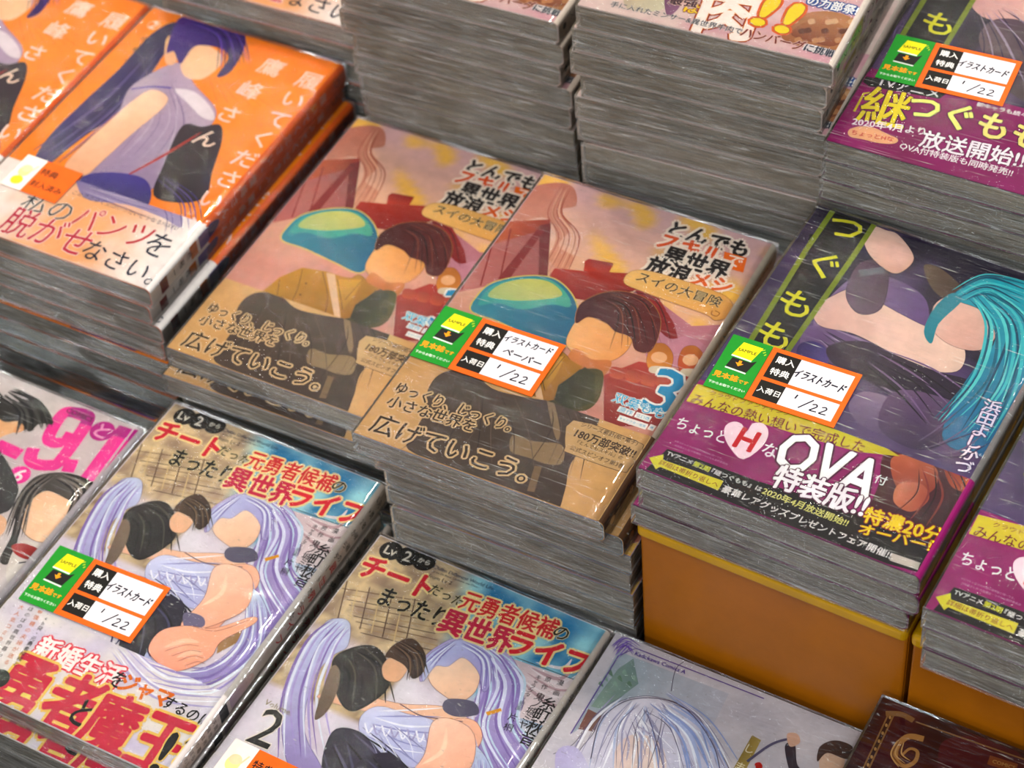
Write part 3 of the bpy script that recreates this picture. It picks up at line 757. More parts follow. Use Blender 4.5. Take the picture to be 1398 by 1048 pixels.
    B.blob([(1080, 840), (1180, 880), (1200, 960), (1110, 940)], 0x8E3028, 0xC05A3A, 0)
    B.strands([(1050, 860), (1090, 980), (1020, 1100)], .8, [0x2A1018, 0x8A3A34], 7, 26, 4)
    B.poly([(98, 532), (330, 588), (560, 655), (780, 745), (905, 820), (740, 802), (560, 752), (300, 672), (55, 600)], 0xD9C940, 0xC8B838, 0)
    B.T('みんなの熱い想いで完成した', (78, 588), (765, 785), 0x7A1E34, .012, (), 1.15)
    B.T('クラウドファンディング', (150, 566), (470, 652), 0x8A2A3A, 0, (), .9)
    B.T('ちょっと', (20, 684), (214, 748), 0xF0E8EE, .02, (), 1.3)
    B.blob([(296, 722), (318, 690), (362, 690), (382, 726), (358, 780), (282, 832), (232, 790), (206, 738), (212, 698), (244, 682), (276, 692)], 0xF0D8E0, n=3)
    B.T('H', (262, 742), (330, 766), 0xC8202E, .05, (), 1.2)
    B.T('な', (362, 786), (420, 806), 0xF0E8EE, .02, (), 1.1)
    B.T('OVA', (432, 782), (812, 926), 0xF4F0F2, .035, ((.06, 0x5A0C40),), 1.45)
    B.T('付', (806, 906), (852, 922), 0xF0E8EE, .01)
    B.T('特装版!!', (410, 892), (772, 1020), 0xF2ECEF, .045, ((.08, 0x5A0C40),), 1.2)
    B.T('※本コミックスの内容は通常版と同一です。', (10, 758), (200, 830), 0xC98AB4, 0); B.T('©浜田よしかづ/双葉社・つぐもも製作委員会', (10, 775), (220, 852), 0xC98AB4, 0)
    B.f = B.g0
    B.T('TVアニメ', (911, 617), (945, 630), 0xE8E2E0, .02); B.T('第2期', (947, 631), (969, 640), 0xC9CC30, .04)
    B.T('『継つぐもも』は', (972, 641), (1040, 667), 0xE8E2E0, .02); B.T('2020年4月放送開始!!', (1042, 668), (1158, 713), 0xD8D480, .035)
    B.T('豪華レアグッズプレゼントフェア開催!!', (987, 665), (1217, 757), 0xE8E2E0, .03)
    crop(B, 780, 600, 6.35)
    B.poly([(675, 150), (800, 120), (795, 168), (1320, 352), (1272, 432), (768, 228), (732, 250)], 0xD8CE48)
    B.T('詳細は帯折り返しへ', (765, 185), (1275, 388), 0x8A2A2A, .01)
    crop(B, 918, 688)
    B.T('特濃20分', (765, 36), (1076, 128), 0xE8D020, .05, ((.09, 0x9A2018),), 1.1)
    B.T('オーバー!!', (745, 92), (1045, 168), 0xE8D020, .05, ((.09, 0x9A2018),), .9)
    B.poly([(875, 192), (985, 230), (975, 258), (862, 220)], 0xC9BEB4)
    SB = sp(); SB.clip = (1.6, .4, TB - 1.4, 55); SB.rect(3, 0, 15, 60, 0x9A948E); SB.rect(5, 8, 10, 20, 0xB8B2AC)
    design('ova', W, 0x3A2C50, 0x9A938E, 0x3A2C50, 0x6A2058, A, S, dict(h=55, front=0x8E1262, spine=0x8A1A60, back=0x8E1262, art=B, spine_art=SB, ytop=lambda x: 54 + 4 * x / 129), 'pleat', 3)
    DES['ova']['parts'] = [(n, m, s) for n, m, s in DES['ova']['parts']]
make_ova()

# ---- companion volume with bigger announcement on its magenta band
def make_sequel():
    A = art(121.0, 'sequel'); crop(A, 918, 0)
    A.bg(lambda x, y: mixh(0x2A2038, 0x6A5078, .5 + nz(x, y, 24, 5) * 1.5), 24, 36)
    A.blob([(1180, -20), (1300, -60), (1500, 0), (1480, 120), (1360, 90), (1230, 60)], 0xC99C98, 0xE0B8AE, 0)
    A.blob([(1220, 130), (1290, 70), (1420, 90), (1500, 200), (1480, 420), (1300, 330), (1240, 220)], 0x6A5460, 0x4A3844, 0)
    A.strands([(1260, 40), (1350, 160), (1420, 330)], 1.0, [0x3A2A4A, 0x9A86A0], 8, 40, 2)
    A.strands([(880, 150), (930, 60), (1000, -60)], 1.2, [0x4A3A60, 0x8A74A0, 0x241A34], 7, 20, 6)
    A.poly([(1060, -120), (1240, -70), (1090, 170), (1050, 240), (880, 200), (960, 60)], 0x171515)
    A.stroke([(1075, -130), (960, 60), (880, 190)], 2.6, 0x7E8C28, smooth=False); A.stroke([(1235, -70), (1125, 110), (1040, 250)], 2.6, 0x7E8C28, smooth=False)
    for ch, c in (('も', (1058, 88)), ('も', (1150, -55))):
        a = A.f(*c); A._text(ch, ('char', a, (1, 0), (0, 1), 19), 0xD9D43A, .02, (), 19)
    S = sp(); S.rect(0, 0, 15, 190, 0x2A2230)
    B = art(121.0, 'sequel', hi=(120.2, 56)); crop(B, 918, 0)
    B.bg(lambda x, y: mixh(0x8A105C, 0x9C1A70, .5 + nz(x, y, 24)), 10, 6)
    B.poly([(700, 280), (790, 305), (1100, 360), (1060, 390), (780, 340)], 0x1A1418)
    B.T('TVアニメ', (815, 318), (1060, 372), 0xE8E2E4, .03, (), 1.0)
    B.T('つぐ', (888, 362), (945, 374), 0xE8D8E4, .01)
    B.stroke([(722, 440), (760, 368), (830, 360)], 1.1, 0xD9C838, smooth=False)
    B.T('継', (756, 404), (940, 440), 0xE6D63A, .02, ((.04, 0x5A0C40),), 1.2)
    B.T('つぐもも', (944, 408), (1470, 552), 0xEADF8A, .04, ((.06, 0x5A0C40),), 1.2)
    B.T('2020年4月より', (716, 478), (1004, 520), 0xF0E6EA, .04, (), 1.1)
    B.T('放送開始!!', (990, 546), (1400, 634), 0xF2EAEE, .03, ((.05, 0x5A0C40),), 1.2)
    B.blob([(700, 515), (740, 500), (800, 505), (850, 528), (895, 550), (880, 568), (820, 566), (760, 552), (705, 540)], 0xE6B48A)
    B.T('ちょっとHな', (712, 522), (878, 552), 0xC02A40, .02, (), 1.1)
    B.T('OVA付特装版も同時発売!!', (905, 575), (1352, 686), 0xF0E6EA, .03, (), 1.1)
    B.T('新キャラも続々登場', (1210, 410), (1470, 470), 0xF0E6EA, .03, (), 1.0)
    design('sequel', 121.0, 0x2A2038, 0x4A4450, 0x2A2038, 0x3A2A40, A, S, dict(h=52, front=0x8A105C, spine=0x8A105C, back=0x8A105C, art=B, ytop=lambda x: 52.5 + 3 * x / 121), 'streak', 4)
make_sequel()

# ---- white and lavender fantasy comic, volume 2
def make_cheat():
    A = art(121.0, 'cheat2'); crop(A, 460, 688)
    def bg(x, y):
        c = mixh(0xD9CDD8, 0xE3DFE4, .5 + nz(x, y, 20))
        if y > 120:
            beige = mixh(0xE2CCA2, 0xA8907A, .5 + nz(x, y, 6, 4) * 1.4)
            sky = mixh(0x1280B0, 0xA8DCE2, .38 + nz(x, y, 12, 9) * 1.6)
            t = (x - 50 + (y - 160) * .3) / 10; c2 = lerp(beige, sky, max(0, min(1, t)))
            c = lerp(c, c2, max(0, min(1, (y - 120) / 8)))
        elif x < 50 and y > 90: c = mixh(0xDCC69C, 0x9A826A, .5 + nz(x, y, 5, 4) * 1.4)
        return c
    A.bg(bg, 44, 60)
    for k in range(9): A.stroke([(20 + k * 9, 330 + k * 22), (330 + k * 12, 380 + k * 26)], .45, (0x7A5E48, 0xB89A70, 0x5E4A3E)[k % 3], smooth=False)
    for k in range(7): A.stroke([(40 + k * 45, 300 + k * 12), (0 + k * 45, 460 + k * 16)], .6, (0x6A5244, 0xD9C090)[k % 2], smooth=False)
    for k in range(5): A.stroke([(180 + k * 60, 130 + k * 18), (300 + k * 62, 240 + k * 10)], 1.4, (0x8A7A78, 0xC9C0C0, 0x6A5A5C)[k % 3], taper=True)
    A.poly([(700, 610), (960, 700), (880, 900), (780, 860), (640, 820)], 0xD8C2C4, 0xE8DCDC, 0)
    A.strands([(760, 660), (870, 720), (960, 700)], 1.5, [0xC2A4A8, 0xEADFE0], 6, 22, 9)
    # lavender hair mass
    A.blob([(330, 700), (345, 610), (400, 560), (480, 525), (580, 540), (680, 590), (730, 680), (740, 790), (700, 880), (780, 960), (860, 1100), (760, 1250), (600, 1180), (540, 1000), (560, 860), (560, 720), (470, 640), (380, 660)], 0xBFB4DA, 0x8F78B4, -70, line=0x5A4A80, lw=.2)
    A.strands([(560, 560), (655, 700), (620, 880), (720, 1060)], 1.4, [0x8A72B0, 0xE2E4F2, 0x9C88C0, 0xC9DCE8], 16, 25, 3)
    A.blob([(-60, 480), (0, 450), (50, 470), (40, 560), (-20, 600), (-100, 700), (-130, 900), (-60, 1060), (-160, 1100), (-220, 900), (-180, 650)], 0xC9D0E6, 0xA08CC0, -70, line=0x5A4A80, lw=.2)
    A.strands([(20, 470), (-60, 560), (-140, 760), (-120, 1000)], 1.4, [0x8A72B0, 0xE6EAF2, 0xB0A0D0], 9, 18, 7)
    # plain head (no features), hands and dress as simple shapes
    A.blob([(362, 650), (430, 600), (520, 600), (566, 660), (548, 740), (482, 782), (420, 752), (372, 706)], 0xEBC6A8, 0xF3D9C0, 140, line=0x8A5A5A, lw=.2)
    A.blob([(340, 700), (355, 610), (420, 560), (500, 535), (600, 580), (610, 700), (580, 740), (560, 660), (500, 605), (440, 640), (390, 640)], 0xC4CAE6, 0xA99CCB, 0, line=0x5A4A80, lw=.15)
    A.strands([(470, 545), (410, 590), (362, 640)], .7, [0x8A80B8, 0xE8ECF4], 5, 4, 5); A.strands([(500, 545), (590, 610), (600, 730)], .8, [0x8A80B8, 0xE8ECF4], 6, 7, 6)
    A.blob([(0, 740), (120, 760), (260, 790), (420, 800), (520, 850), (480, 900), (340, 870), (160, 830), (0, 790), (-80, 760)], 0xEDBE9E, 0xF2CDB0, 90, line=0x8A5A5A, lw=.2)
    A.blob([(440, 770), (540, 780), (560, 830), (470, 840), (420, 810)], 0x6E6A7E, 0x56526A, 0)
    A.blob([(90, 850), (160, 800), (280, 830), (390, 860), (430, 940), (360, 1040), (220, 1020), (110, 950)], 0xD8DAEE, 0xBFC0E0, -60, line=0x6A6290, lw=.2)
    A.strands([(140, 860), (260, 900), (390, 920)], .8, [0xA0A0CC, 0xF4F4FA], 8, 26, 8)
    A.blob([(400, 900), (470, 850), (550, 860), (575, 930), (520, 1010), (440, 1100), (340, 1200), (260, 1150), (340, 1030)], 0xF2C2A4, 0xE8AC90, -60, line=0x8A4A4A, lw=.2)
    A.blob([(-20, 900), (90, 900), (180, 990), (260, 1080), (240, 1230), (60, 1240), (-60, 1080)], 0x2A2438, 0x3E3658, 40)
    A.strands([(20, 930), (120, 1060), (150, 1220)], 1.2, [0x4A4468, 0x14101E, 0x5A5478], 8, 40, 10)
    for k in range(9): A.stroke([(110 + k * 34, 866 + k * 5), (124 + k * 34, 905 + k * 6), (150 + k * 33, 872 + k * 6)], .8, (0xF6F4FA, 0xB0AACC)[k % 2])
    A.strands([(180, 900), (230, 960), (240, 1020)], .5, [0x8E8AB4, 0xF4F4FA], 7, 22, 21)
    A.stroke([(250, 790), (330, 835), (420, 850), (500, 860)], .5, 0x6A5A6A); A.stroke([(420, 860), (520, 880), (560, 990), (500, 1010)], .5, 0xC8C0D4)
    A.ell(452, 855, 1.2, 1.2, 0xD9A030, px=True); A.poly([(590, 822), (650, 806), (655, 818), (598, 836)], 0xE0A030)
    # dark-clothed small figure
    A.blob([(-20, 620), (60, 565), (150, 560), (200, 620), (210, 710), (160, 770), (60, 820), (0, 760)], 0x2E2A26, 0x1E1A1A, -60)
    A.strands([(40, 590), (110, 660), (100, 790)], 1.0, [0x4E483E, 0x121010], 7, 24, 4)
    A.blob([(180, 640), (220, 600), (270, 610), (280, 650), (240, 700), (190, 690)], 0xE8BE9A, line=0x6A4030, lw=.15)
    A.blob([(190, 600), (230, 550), (300, 530), (350, 590), (345, 660), (300, 690), (270, 640), (220, 610)], 0x5A4434, 0x3E2E24, 0)
    A.strands([(240, 550), (310, 600), (320, 690)], .7, [0x2E2018, 0x7A6048], 7, 8, 3)
    A.blob([(-60, 740), (-20, 640), (10, 660), (0, 740), (-40, 820), (-90, 850)], 0x6A5646, 0x8A7460, 60)
    # lower part seen on the other copy: reaching arm, hair swirls, wooden beam
    setkey(A, 'cheat', 0, 688)
    A.poly([(870, 505), (1040, 430), (1045, 490), (860, 590)], 0xB89468, 0x94703E, 0)
    A.blob([(1000, 330), (1060, 420), (1040, 560), (960, 640), (820, 700), (690, 720), (560, 660), (500, 560), (540, 520), (640, 650), (800, 650), (930, 560), (980, 440)], 0xC6D4E6, 0x9C8CC4, -40, line=0x6A5A90, lw=.2)
    A.strands([(1010, 380), (990, 560), (830, 690), (620, 690)], 1.2, [0x8A78B4, 0xEAF0F4, 0xA898CC], 9, 14, 12)
    A.blob([(470, 560), (560, 400), (680, 360), (740, 420), (700, 500), (600, 560), (540, 640)], 0x2E2840, 0x1E1A2C, -50)
    A.strands([(560, 400), (600, 480), (560, 600)], 1.0, [0x4A4468, 0x120E1A], 6, 26, 3)
    A.blob([(850, 250), (930, 240), (1000, 290), (985, 400), (890, 460), (760, 500), (720, 470), (810, 370)], 0xF0BC9E, 0xF6D6C0, 140, line=0x8A4A4A, lw=.2)
    A.blob([(730, 430), (800, 440), (810, 480), (740, 500)], 0x7A7290)
    A.blob([(590, 570), (640, 500), (740, 480), (850, 490), (1000, 445), (1010, 470), (880, 540), (840, 600), (770, 640), (690, 660), (630, 630)], 0xEFB095, 0xF2BE9C, 100, line=0x8A4A4A, lw=.2)
    for k in range(4): A.stroke([(650 + k * 26, 566 + k * 20), (730 + k * 16, 540 + k * 22), (790 + k * 8, 545 + k * 24)], 2.6, (0xF4CDB0, 0xF0B898)[k % 2], taper=True)
    for k in range(4): A.stroke([(655 + k * 26, 580 + k * 20), (735 + k * 16, 556 + k * 22), (790 + k * 8, 560 + k * 24)], .25, 0x8A4A4A)
    A.stroke([(760, 480), (860, 500), (1000, 452)], .25, 0x8A4A4A); A.stroke([(800, 400), (880, 350), (900, 270)], 2.2, 0xF8DCC4, taper=True)
    A.stroke([(930, 470), (1010, 450)], 1.6, 0xF6D0B4, taper=True)
    # lettering
    setkey(A, 'cheat2', 460, 688)
    for (x, y, t) in ((214, 181, 'Lv'), (280, 203, '2'), (346, 223, 'から')):
        A.ell(x, y, 5.6, 5.4, 0x16120F, px=True)
        A.T(t, (x - 22 if t != '2' else x - 14, y - 8 if t != '2' else y - 4), (x + 22 if t != '2' else x + 14, y + 8 if t != '2' else y + 4), 0xE8E0D0, .02, (), 1.0)
    yo = ((.13, 0xF4E2A4),)
    A.T('チート', (104, 235), (376, 336), 0xD0203A, .07, yo, 1.15)
    A.T('だった', (372, 328), (500, 388), 0x1A1614, .03, ((.06, 0xE8D8A8),), 1.1)
    A.T('元勇者候補', (498, 372), (872, 498), 0xD02A34, .04, yo, 1.25)
    A.T('の', (868, 494), (914, 524), 0x1A1614, .03, ((.06, 0xE8D8A8),), 1.1)
    A.T('まったり', (176, 356), (428, 452), 0x1A1614, .045, ((.05, 0xE8D8A8),), 1.35)
    A.T('異世界', (418, 452), (700, 548), 0xC82850, .06, yo, 1.2)
    A.T('ライフ', (690, 536), (990, 640), 0xD8283A, .07, yo, 1.15)
    A.T('Chillin Different World Life', (384, 244), (622, 332), 0x2A3A5A, .01); A.T('of the EX-Brave Candidate was Cheat', (380, 262), (560, 326), 0x3A3A4A, 0)
    A.T('from Lv 2', (364, 280), (456, 310), 0x2A2A3A, .01)
    A.stroke([(710, 605), (960, 700)], .3, 0x2A2A2A, smooth=False)
    A.TV('漫画', (888, 705), (872, 745), 0x2A2228, .01, (), 3.2)
    A.TV('糸町秋音', (842, 790), (760, 928), 0x1E181A, .03, (), 7.6)
    A.TV('原作', (838, 692), (824, 722), 0x2A2228, 0, (), 3.0); A.TV('鬼ノ城ミヤ', (806, 762), (738, 872), 0x2A2228, .01, (), 4.6)
    A.TV('キャラクター原案', (800, 684), (722, 806), 0x2A2228, 0, (), 2.8); A.TV('片桐', (698, 842), (680, 882), 0x2A2228, .01, (), 4.4)
    A.f = A.g0
    A.T('2', (350, 986), (380, 998), 0x14100E, .01, ((.03, 0xEFE6D8),), 1.0, h=19); A.T('Volume.', (362, 956), (398, 972), 0x8A7A4A, .01)
    A.blob([(440, 1000), (520, 960), (700, 1020), (660, 1200), (420, 1100)], 0xE6E4EE, 0xD0C8E0, 0) if False else None
    S = sp(); S.rect(0, 0, 15, 190, 0xDCD2C8)
    S.TV('Lv2からチートだった', (3.6, 176), (3.6, 100), 0x2A2218, .02, size=4.4)
    S.TV('元勇者候補の', (7.4, 176), (7.4, 140), 0x2A2218, .02, size=4.2); S.TV('異世界ライフ', (7.6, 134), (7.6, 88), 0xC82A30, .03, size=6.2)
    S.TV('2', (6, 76), (6, 76), 0x2A2A2E, .03, size=9)
    S.blob([(2, 48), (4, 64), (9, 66), (10.5, 50), (7, 42)], 0xB8A8C8, 0xE0C0B0, px=False)
    B = art(121.0, 'cheat', hi=(120.2, 49)); crop(B, 0, 688)
    B.bg(lambda x, y: mixh(0xE6E0DC, 0xCFC6DC, .25 + nz(x, y, 16) * 1.2), 26, 14)
    B.strands([(1000, 560), (830, 690), (560, 640)], 1.2, [0xA898CC, 0xEAF0F4, 0xC0B4DC], 8, 16, 12)
    B.strands([(480, 560), (640, 720), (900, 740)], 1.0, [0xB8B0D4, 0xEFEFF4], 7, 16, 14)
    B.T('新婚生活', (152, 556), (478, 692), 0xF6EEEA, .05, ((.12, 0xE0485A),), 1.15)
    B.T('を', (450, 682), (492, 706), 0x161010, .03, (), 1.2)
    B.T('ジャマ', (482, 700), (676, 778), 0xE07A14, .06, (), 1.2)
    B.T('するのは、', (654, 778), (856, 878), 0x161010, .03, (), 1.15)
    ro = ((.085, 0xE8C870),)
    B.T('勇者', (12, 684), (372, 830), 0xD0284A, .05, ro, 1.35)
    B.T('と', (304, 812), (352, 842), 0x161010, .04, (), 1.4)
    B.T('魔王', (352, 838), (724, 980), 0xD0284A, .05, ro, 1.35)
    B.T('!?', (640, 978), (752, 1020), 0x161010, .03, ((.05, 0xE8C870),), 1.0, h=21)
    for k, (t, c) in enumerate((('Web発、元勇者候補と', 0x3A302C), ('最強種の夫婦が送る', 0xD0742A), ('ほのぼの異世界暮らし', 0x3A302C), ('大人気コミカライズ', 0xD0742A))):
        B.TV(t, (198 - k * 38, 430 - k * 8), (64 - k * 38, 632 - k * 8), c, .01, (), 2.8)
    B.ell(-5, 690, 5, 5, 0x1A1616, px=True)
    SB = sp(); SB.clip = (1.6, .4, TB - 1.4, 48); SB.rect(0, 0, 15, 48, 0xDAD0CC); SB.rect(1, 40, 12, 46, 0x2A2A34); SB.TV('夫婦ほのぼの', (4, 36), (4, 14), 0x3A3230, .01, size=3.2); SB.TV('異世界暮らし', (8, 36), (8, 14), 0x3A3230, .01, size=3.2)
    design('cheat', 121.0, 0xE2DCE0, 0xDCD2C8, 0xE2DCE0, 0xCFC8C2, A, S, dict(h=48, front=0xE6E0DC, spine=0xDAD0CC, back=0xE6E0DC, art=B, spine_art=SB), 'crinkle', 6)
make_cheat()

# ---- cookery fantasy comic (only its lower edge is in view)
def make_meat():
    A = art(121.0, 'meat'); crop(A, 918, 0)
    A.bg(lambda x, y: mixh(0xE6D6CC, 0xE0C0B8, .4 + nz(x, y, 20)), 12, 20)
    S = sp(); S.rect(0, 0, 15, 190, 0xC9BDB2); S.TV('とんでもスキルで異世界放浪メシ', (TB / 2, 170), (TB / 2, 70), 0x4A3A48, .02, size=6); S.rect(3, 50, 10, 64, 0x8A3A4A)
    B = art(121.0, 'meat', hi=(120.2, 60)); crop(B, 918, 0)
    B.bg(lambda x, y: mixh(0xE2CDC6, 0xD8A8B0, .3 + (x - 60) / 90 + nz(x, y, 10)), 26, 16)
    B.blob([(-180, -40), (-60, -50), (0, 0), (-60, 40), (-180, 30)], 0xC9B8A0, 0xD8D2B8, 0)
    B.blob([(-30, -20), (20, -30), (30, 20), (-20, 60)], 0x7A4A6A, 0x9A6A8A, 0)
    B.blob([(430, 120), (500, 60), (600, 40), (700, 60), (760, 110), (745, 180), (640, 215), (540, 190), (450, 160)], 0xA8683C, 0xC08A5A, 60, n=6)
    B.blob([(470, 130), (540, 80), (640, 80), (700, 130), (640, 180), (540, 160)], 0x8A4A28, 0xB87848, 90)
    for k in range(14):
        x = 470 + (k * 53) % 250; y = 75 + (k * 37) % 110; B.blob([(x, y), (x + 22, y - 6), (x + 30, y + 10), (x + 6, y + 16)], (0xD8AE84, 0x6E3A20, 0xC48A58)[k % 3], n=3)
    B.T('肉', (118, 34), (330, 66), 0xF6ECE4, .06, ((.075, 0x9A2A18), (.05, 0xF0A020)), 1.2)
    B.T('!!', (352, 34), (490, 76), 0xF0DC30, .06, ((.10, 0xE06A18), (.05, 0x8A3010)), 1.0, h=21)
    B.T('は', (52, 24), (104, 36), 0xF0D030, .05, ((.1, 0x8A2A30),), 1.1)
    B.T('最強', (-10, -6), (100, 10), 0x4A2A38, .05, ((.09, 0xE8C0B0),), 1.1)
    B.T('の力部祭!!', (540, -2), (750, 44), 0xF4F2EE, .05, ((.16, 0x2A5AA0),), 1.25)
    B.stroke([(655, 205), (790, -20)], .25, 0xD8B8A8, smooth=False)
    B.stroke([(520, 180), (660, 214)], 4.6, 0xE2D8D6, smooth=False)
    B.f = B.g0
    B.T('手に入れたミンサー&異世界牛肉で', (834, 4), (1013, 42), 0x24344A, .02, ((.06, 0xEFE4DC),), 1.1)
    crop(B, 918, 0)
    B.T('ハンバーグ', (276, 122), (524, 182), 0x7A2A1C, .045, ((.08, 0xF0C8B8),), 1.2)
    B.T('に挑戦!', (526, 184), (656, 216), 0x24344A, .04, (), 1.15)
    SB = sp(); SB.clip = (1.6, .4, TB - 1.4, 58); SB.rect(0, 0, 15, 60, 0xC9BDB2)
    SB.rect(1, 24, 12, 40, 0xB0A06A); SB.TV('大人気シリーズ', (TB / 2, 54), (TB / 2, 16), 0x4A3A38, .02, size=4.5); SB.ell(TB / 2, 7, 1.8, 1.8, 0x4A4A50)
    design('meat', 121.0, 0xE2CDC6, 0xC9BDB2, 0xE2CDC6, 0xB8AFA4, A, S, dict(h=58, front=0xE2CDC6, spine=0xC9BDB2, back=0xD8CFC6, art=B, spine_art=SB), 'crinkle', 8)
make_meat()

# ---- pale lavender framed comic
def make_pale():
    A = art(121.0, 'pale'); crop(A, 460, 688)
    A.bg(lambda x, y: mixh(0xC4BEC4, 0xDAD2D4, .5 + nz(x, y, 18)), 16, 24)
    A.poly([(1120, 570), (1560, 740), (1500, 860), (1100, 800), (930, 900)], 0xA9B4BC, 0xC2C0C8, 0)
    A.poly([(1120, 640), (1180, 600), (1200, 700), (1120, 760), (1050, 800), (1010, 790), (1060, 720)], 0x93A79A, 0x7E9490, 60)
    A.poly([(1000, 800), (1100, 850), (1080, 900), (960, 880)], 0x8A5A50, 0x7A6A62, 0)
    A.blob([(1020, 900), (1060, 820), (1130, 770), (1240, 750), (1360, 780), (1450, 840), (1520, 960), (1560, 1100), (1400, 1300), (1000, 1300), (940, 1100), (960, 980)], 0xDCD6DE, 0xC9C6D8, -50, line=0x5A5266, lw=.3)
    A.blob([(1130, 930), (1200, 900), (1290, 940), (1310, 1048), (1250, 1120), (1140, 1100), (1100, 1010)], 0xE6CFC6, 0xEAD8CE, 0)
    A.strands([(1180, 770), (1120, 880), (1070, 1050)], 1.0, [0xA8A4BC, 0xF2F0F4, 0xBCC4DC], 10, 30, 3); A.strands([(1260, 770), (1360, 880), (1410, 1080)], 1.1, [0xA8A4BC, 0xF2F0F4, 0x9AA8D0], 12, 36, 4)
    A.strands([(1180, 870), (1220, 920), (1240, 990)], .8, [0xB8B0C4, 0xF2F0F4], 6, 18, 5)
    A.strands([(1230, 790), (1160, 880), (1110, 1040)], .28, [0x5A4E6A, 0x8A84A4], 10, 34, 31); A.strands([(1250, 790), (1330, 880), (1390, 1060)], .28, [0x5A4E6A, 0x8A84A4], 10, 34, 32)
    A.strands([(1300, 800), (1420, 900), (1480, 1060)], 1.4, [0x9AAAD4, 0xEEF0F6, 0xB4BEDC], 7, 14, 33)
    A.stroke([(1010, 1000), (1050, 850), (1150, 770), (1280, 760), (1400, 810), (1500, 950), (1530, 1080)], .35, 0x4A3E58)
    A.stroke([(1330, 730), (1350, 640), (1400, 600), (1420, 570)], .3, 0x4A3E58); A.stroke([(990, 870), (940, 940), (860, 980)], .3, 0x4A3E58)
    for k in range(8): A.blob([(1040 + k * 19, 700 - (k % 3) * 22), (1052 + k * 19, 690 - (k % 3) * 24), (1060 + k * 19, 712 - (k % 3) * 20)], (0x6E8A74, 0x8EA89A)[k % 2], n=3)
    A.blob([(870, 980), (960, 960), (1010, 1100), (900, 1200)], 0xB8AED0, 0xD8D4E4, 0)
    A.stroke([(930, 900), (1120, 590), (1190, 560), (1700, 760)], .5, 0x6A4A9A, smooth=False)
    A.strands([(1100, 560), (1150, 530), (1200, 560)], .5, [0x6A4AA0, 0x8A6AC0], 7, 7, 3); A.strands([(1110, 590), (1150, 545), (1175, 545)], .5, [0x6A4AA0, 0x8A6AC0], 5, 6, 4)
    A.T('Kadokawa Comics A', (1188, 580), (1388, 656), 0x5A3A98, .03, (), 1.0)
    crop(A, 918, 688)
    A.poly([(240, 1048), (320, 905), (356, 925), (276, 1080)], 0x9A8446, 0xB09A5A, 0)
    A.TV('しま', (312, 960), (272, 1030), 0xE8DEC0, .02, (), 5)
    A.blob([(330, 1020), (350, 1012), (362, 1030), (345, 1048)], 0xC02020); A.blob([(450, 950), (490, 940), (500, 1020), (540, 1070), (480, 1070)], 0x2E3040)
    A.stroke([(300, 1010), (400, 940), (490, 915)], 1.2, 0x5A5A78); A.blob([(460, 900), (500, 900), (510, 935), (470, 950)], 0xE0B8A0)
    A.blob([(590, 990), (640, 960), (690, 980), (670, 1060), (600, 1070)], 0xE0C0A8); A.blob([(590, 950), (650, 925), (720, 950), (700, 1000), (620, 975), (580, 1010)], 0x4A3A38)
    for k in range(9): A.stroke([(140 + k * 50, 760 + k * 26), (330 + k * 44, 830 + k * 20)], .3, (0x9A92A8, 0xE8E4EA)[k % 2], taper=True)
    S = sp(); S.rect(0, 0, 15, 190, 0xC9C4CC)
    design('pale', 121.0, 0xCFC8CC, 0xC9C4CC, 0xCFC8CC, 0xB8B2B8, A, S, None, 'crinkle', 9)
make_pale()

# ---- deep maroon comic with gold ornament
def make_maroon():
    A = art(121.0, 'maroon'); crop(A, 918, 688)
    A.bg(lambda x, y: mixh(0x2A1216, 0x58161E, .4 + nz(x, y, 24, 3) * 1.4 + (x - 60) / 200), 16, 24)
    A.blob([(1050, 880), (1150, 830), (1300, 860), (1400, 940), (1400, 1100), (1100, 1100)], 0x5E1A24, 0x3A1420, -40)
    A.blob([(1120, 1010), (1200, 980), (1280, 1020), (1260, 1100), (1130, 1100)], 0x3A4A74, 0x2A2A4A, 0)
    A.stroke([(862, 745), (720, 1048), (640, 1220)], 2.9, 0x9A6E42, smooth=False); A.stroke([(862, 745), (720, 1048), (640, 1220)], 1.5, 0x3A1A1A, smooth=False)
    for k in range(14): A.ell(857 - k * 14.5, 757 + k * 31, .55, .9, 0xC09058, px=True, rot=20)
    A.stroke([(840, 742), (900, 745), (950, 770)], 2.6, 0x9A6E42)
    A.stroke([(990, 842), (930, 832), (885, 870), (880, 920), (915, 948), (955, 930), (965, 892), (935, 880), (905, 905)], 3.0, 0xC08A50, 1.0)
    A.strands([(900, 850), (880, 900), (915, 940)], .6, [0xE0B070, 0x8A5A30], 5, 5, 3)
    A.poly([(1252, 905), (1362, 940), (1352, 975), (1240, 940)], 0x8A4A2A); A.T('COMICS', (1262, 928), (1350, 955), 0xC99858, .02)
    A.stroke([(960, 775), (1500, 960)], .7, 0x9A6E42, smooth=False)
    S = sp(); S.rect(0, 0, 15, 190, 0x2A1216)
    design('maroon', 121.0, 0x3A1418, 0x2A1216, 0x3A1418, 0x2A1216, A, S, None, 'pleat', 10)
make_maroon()

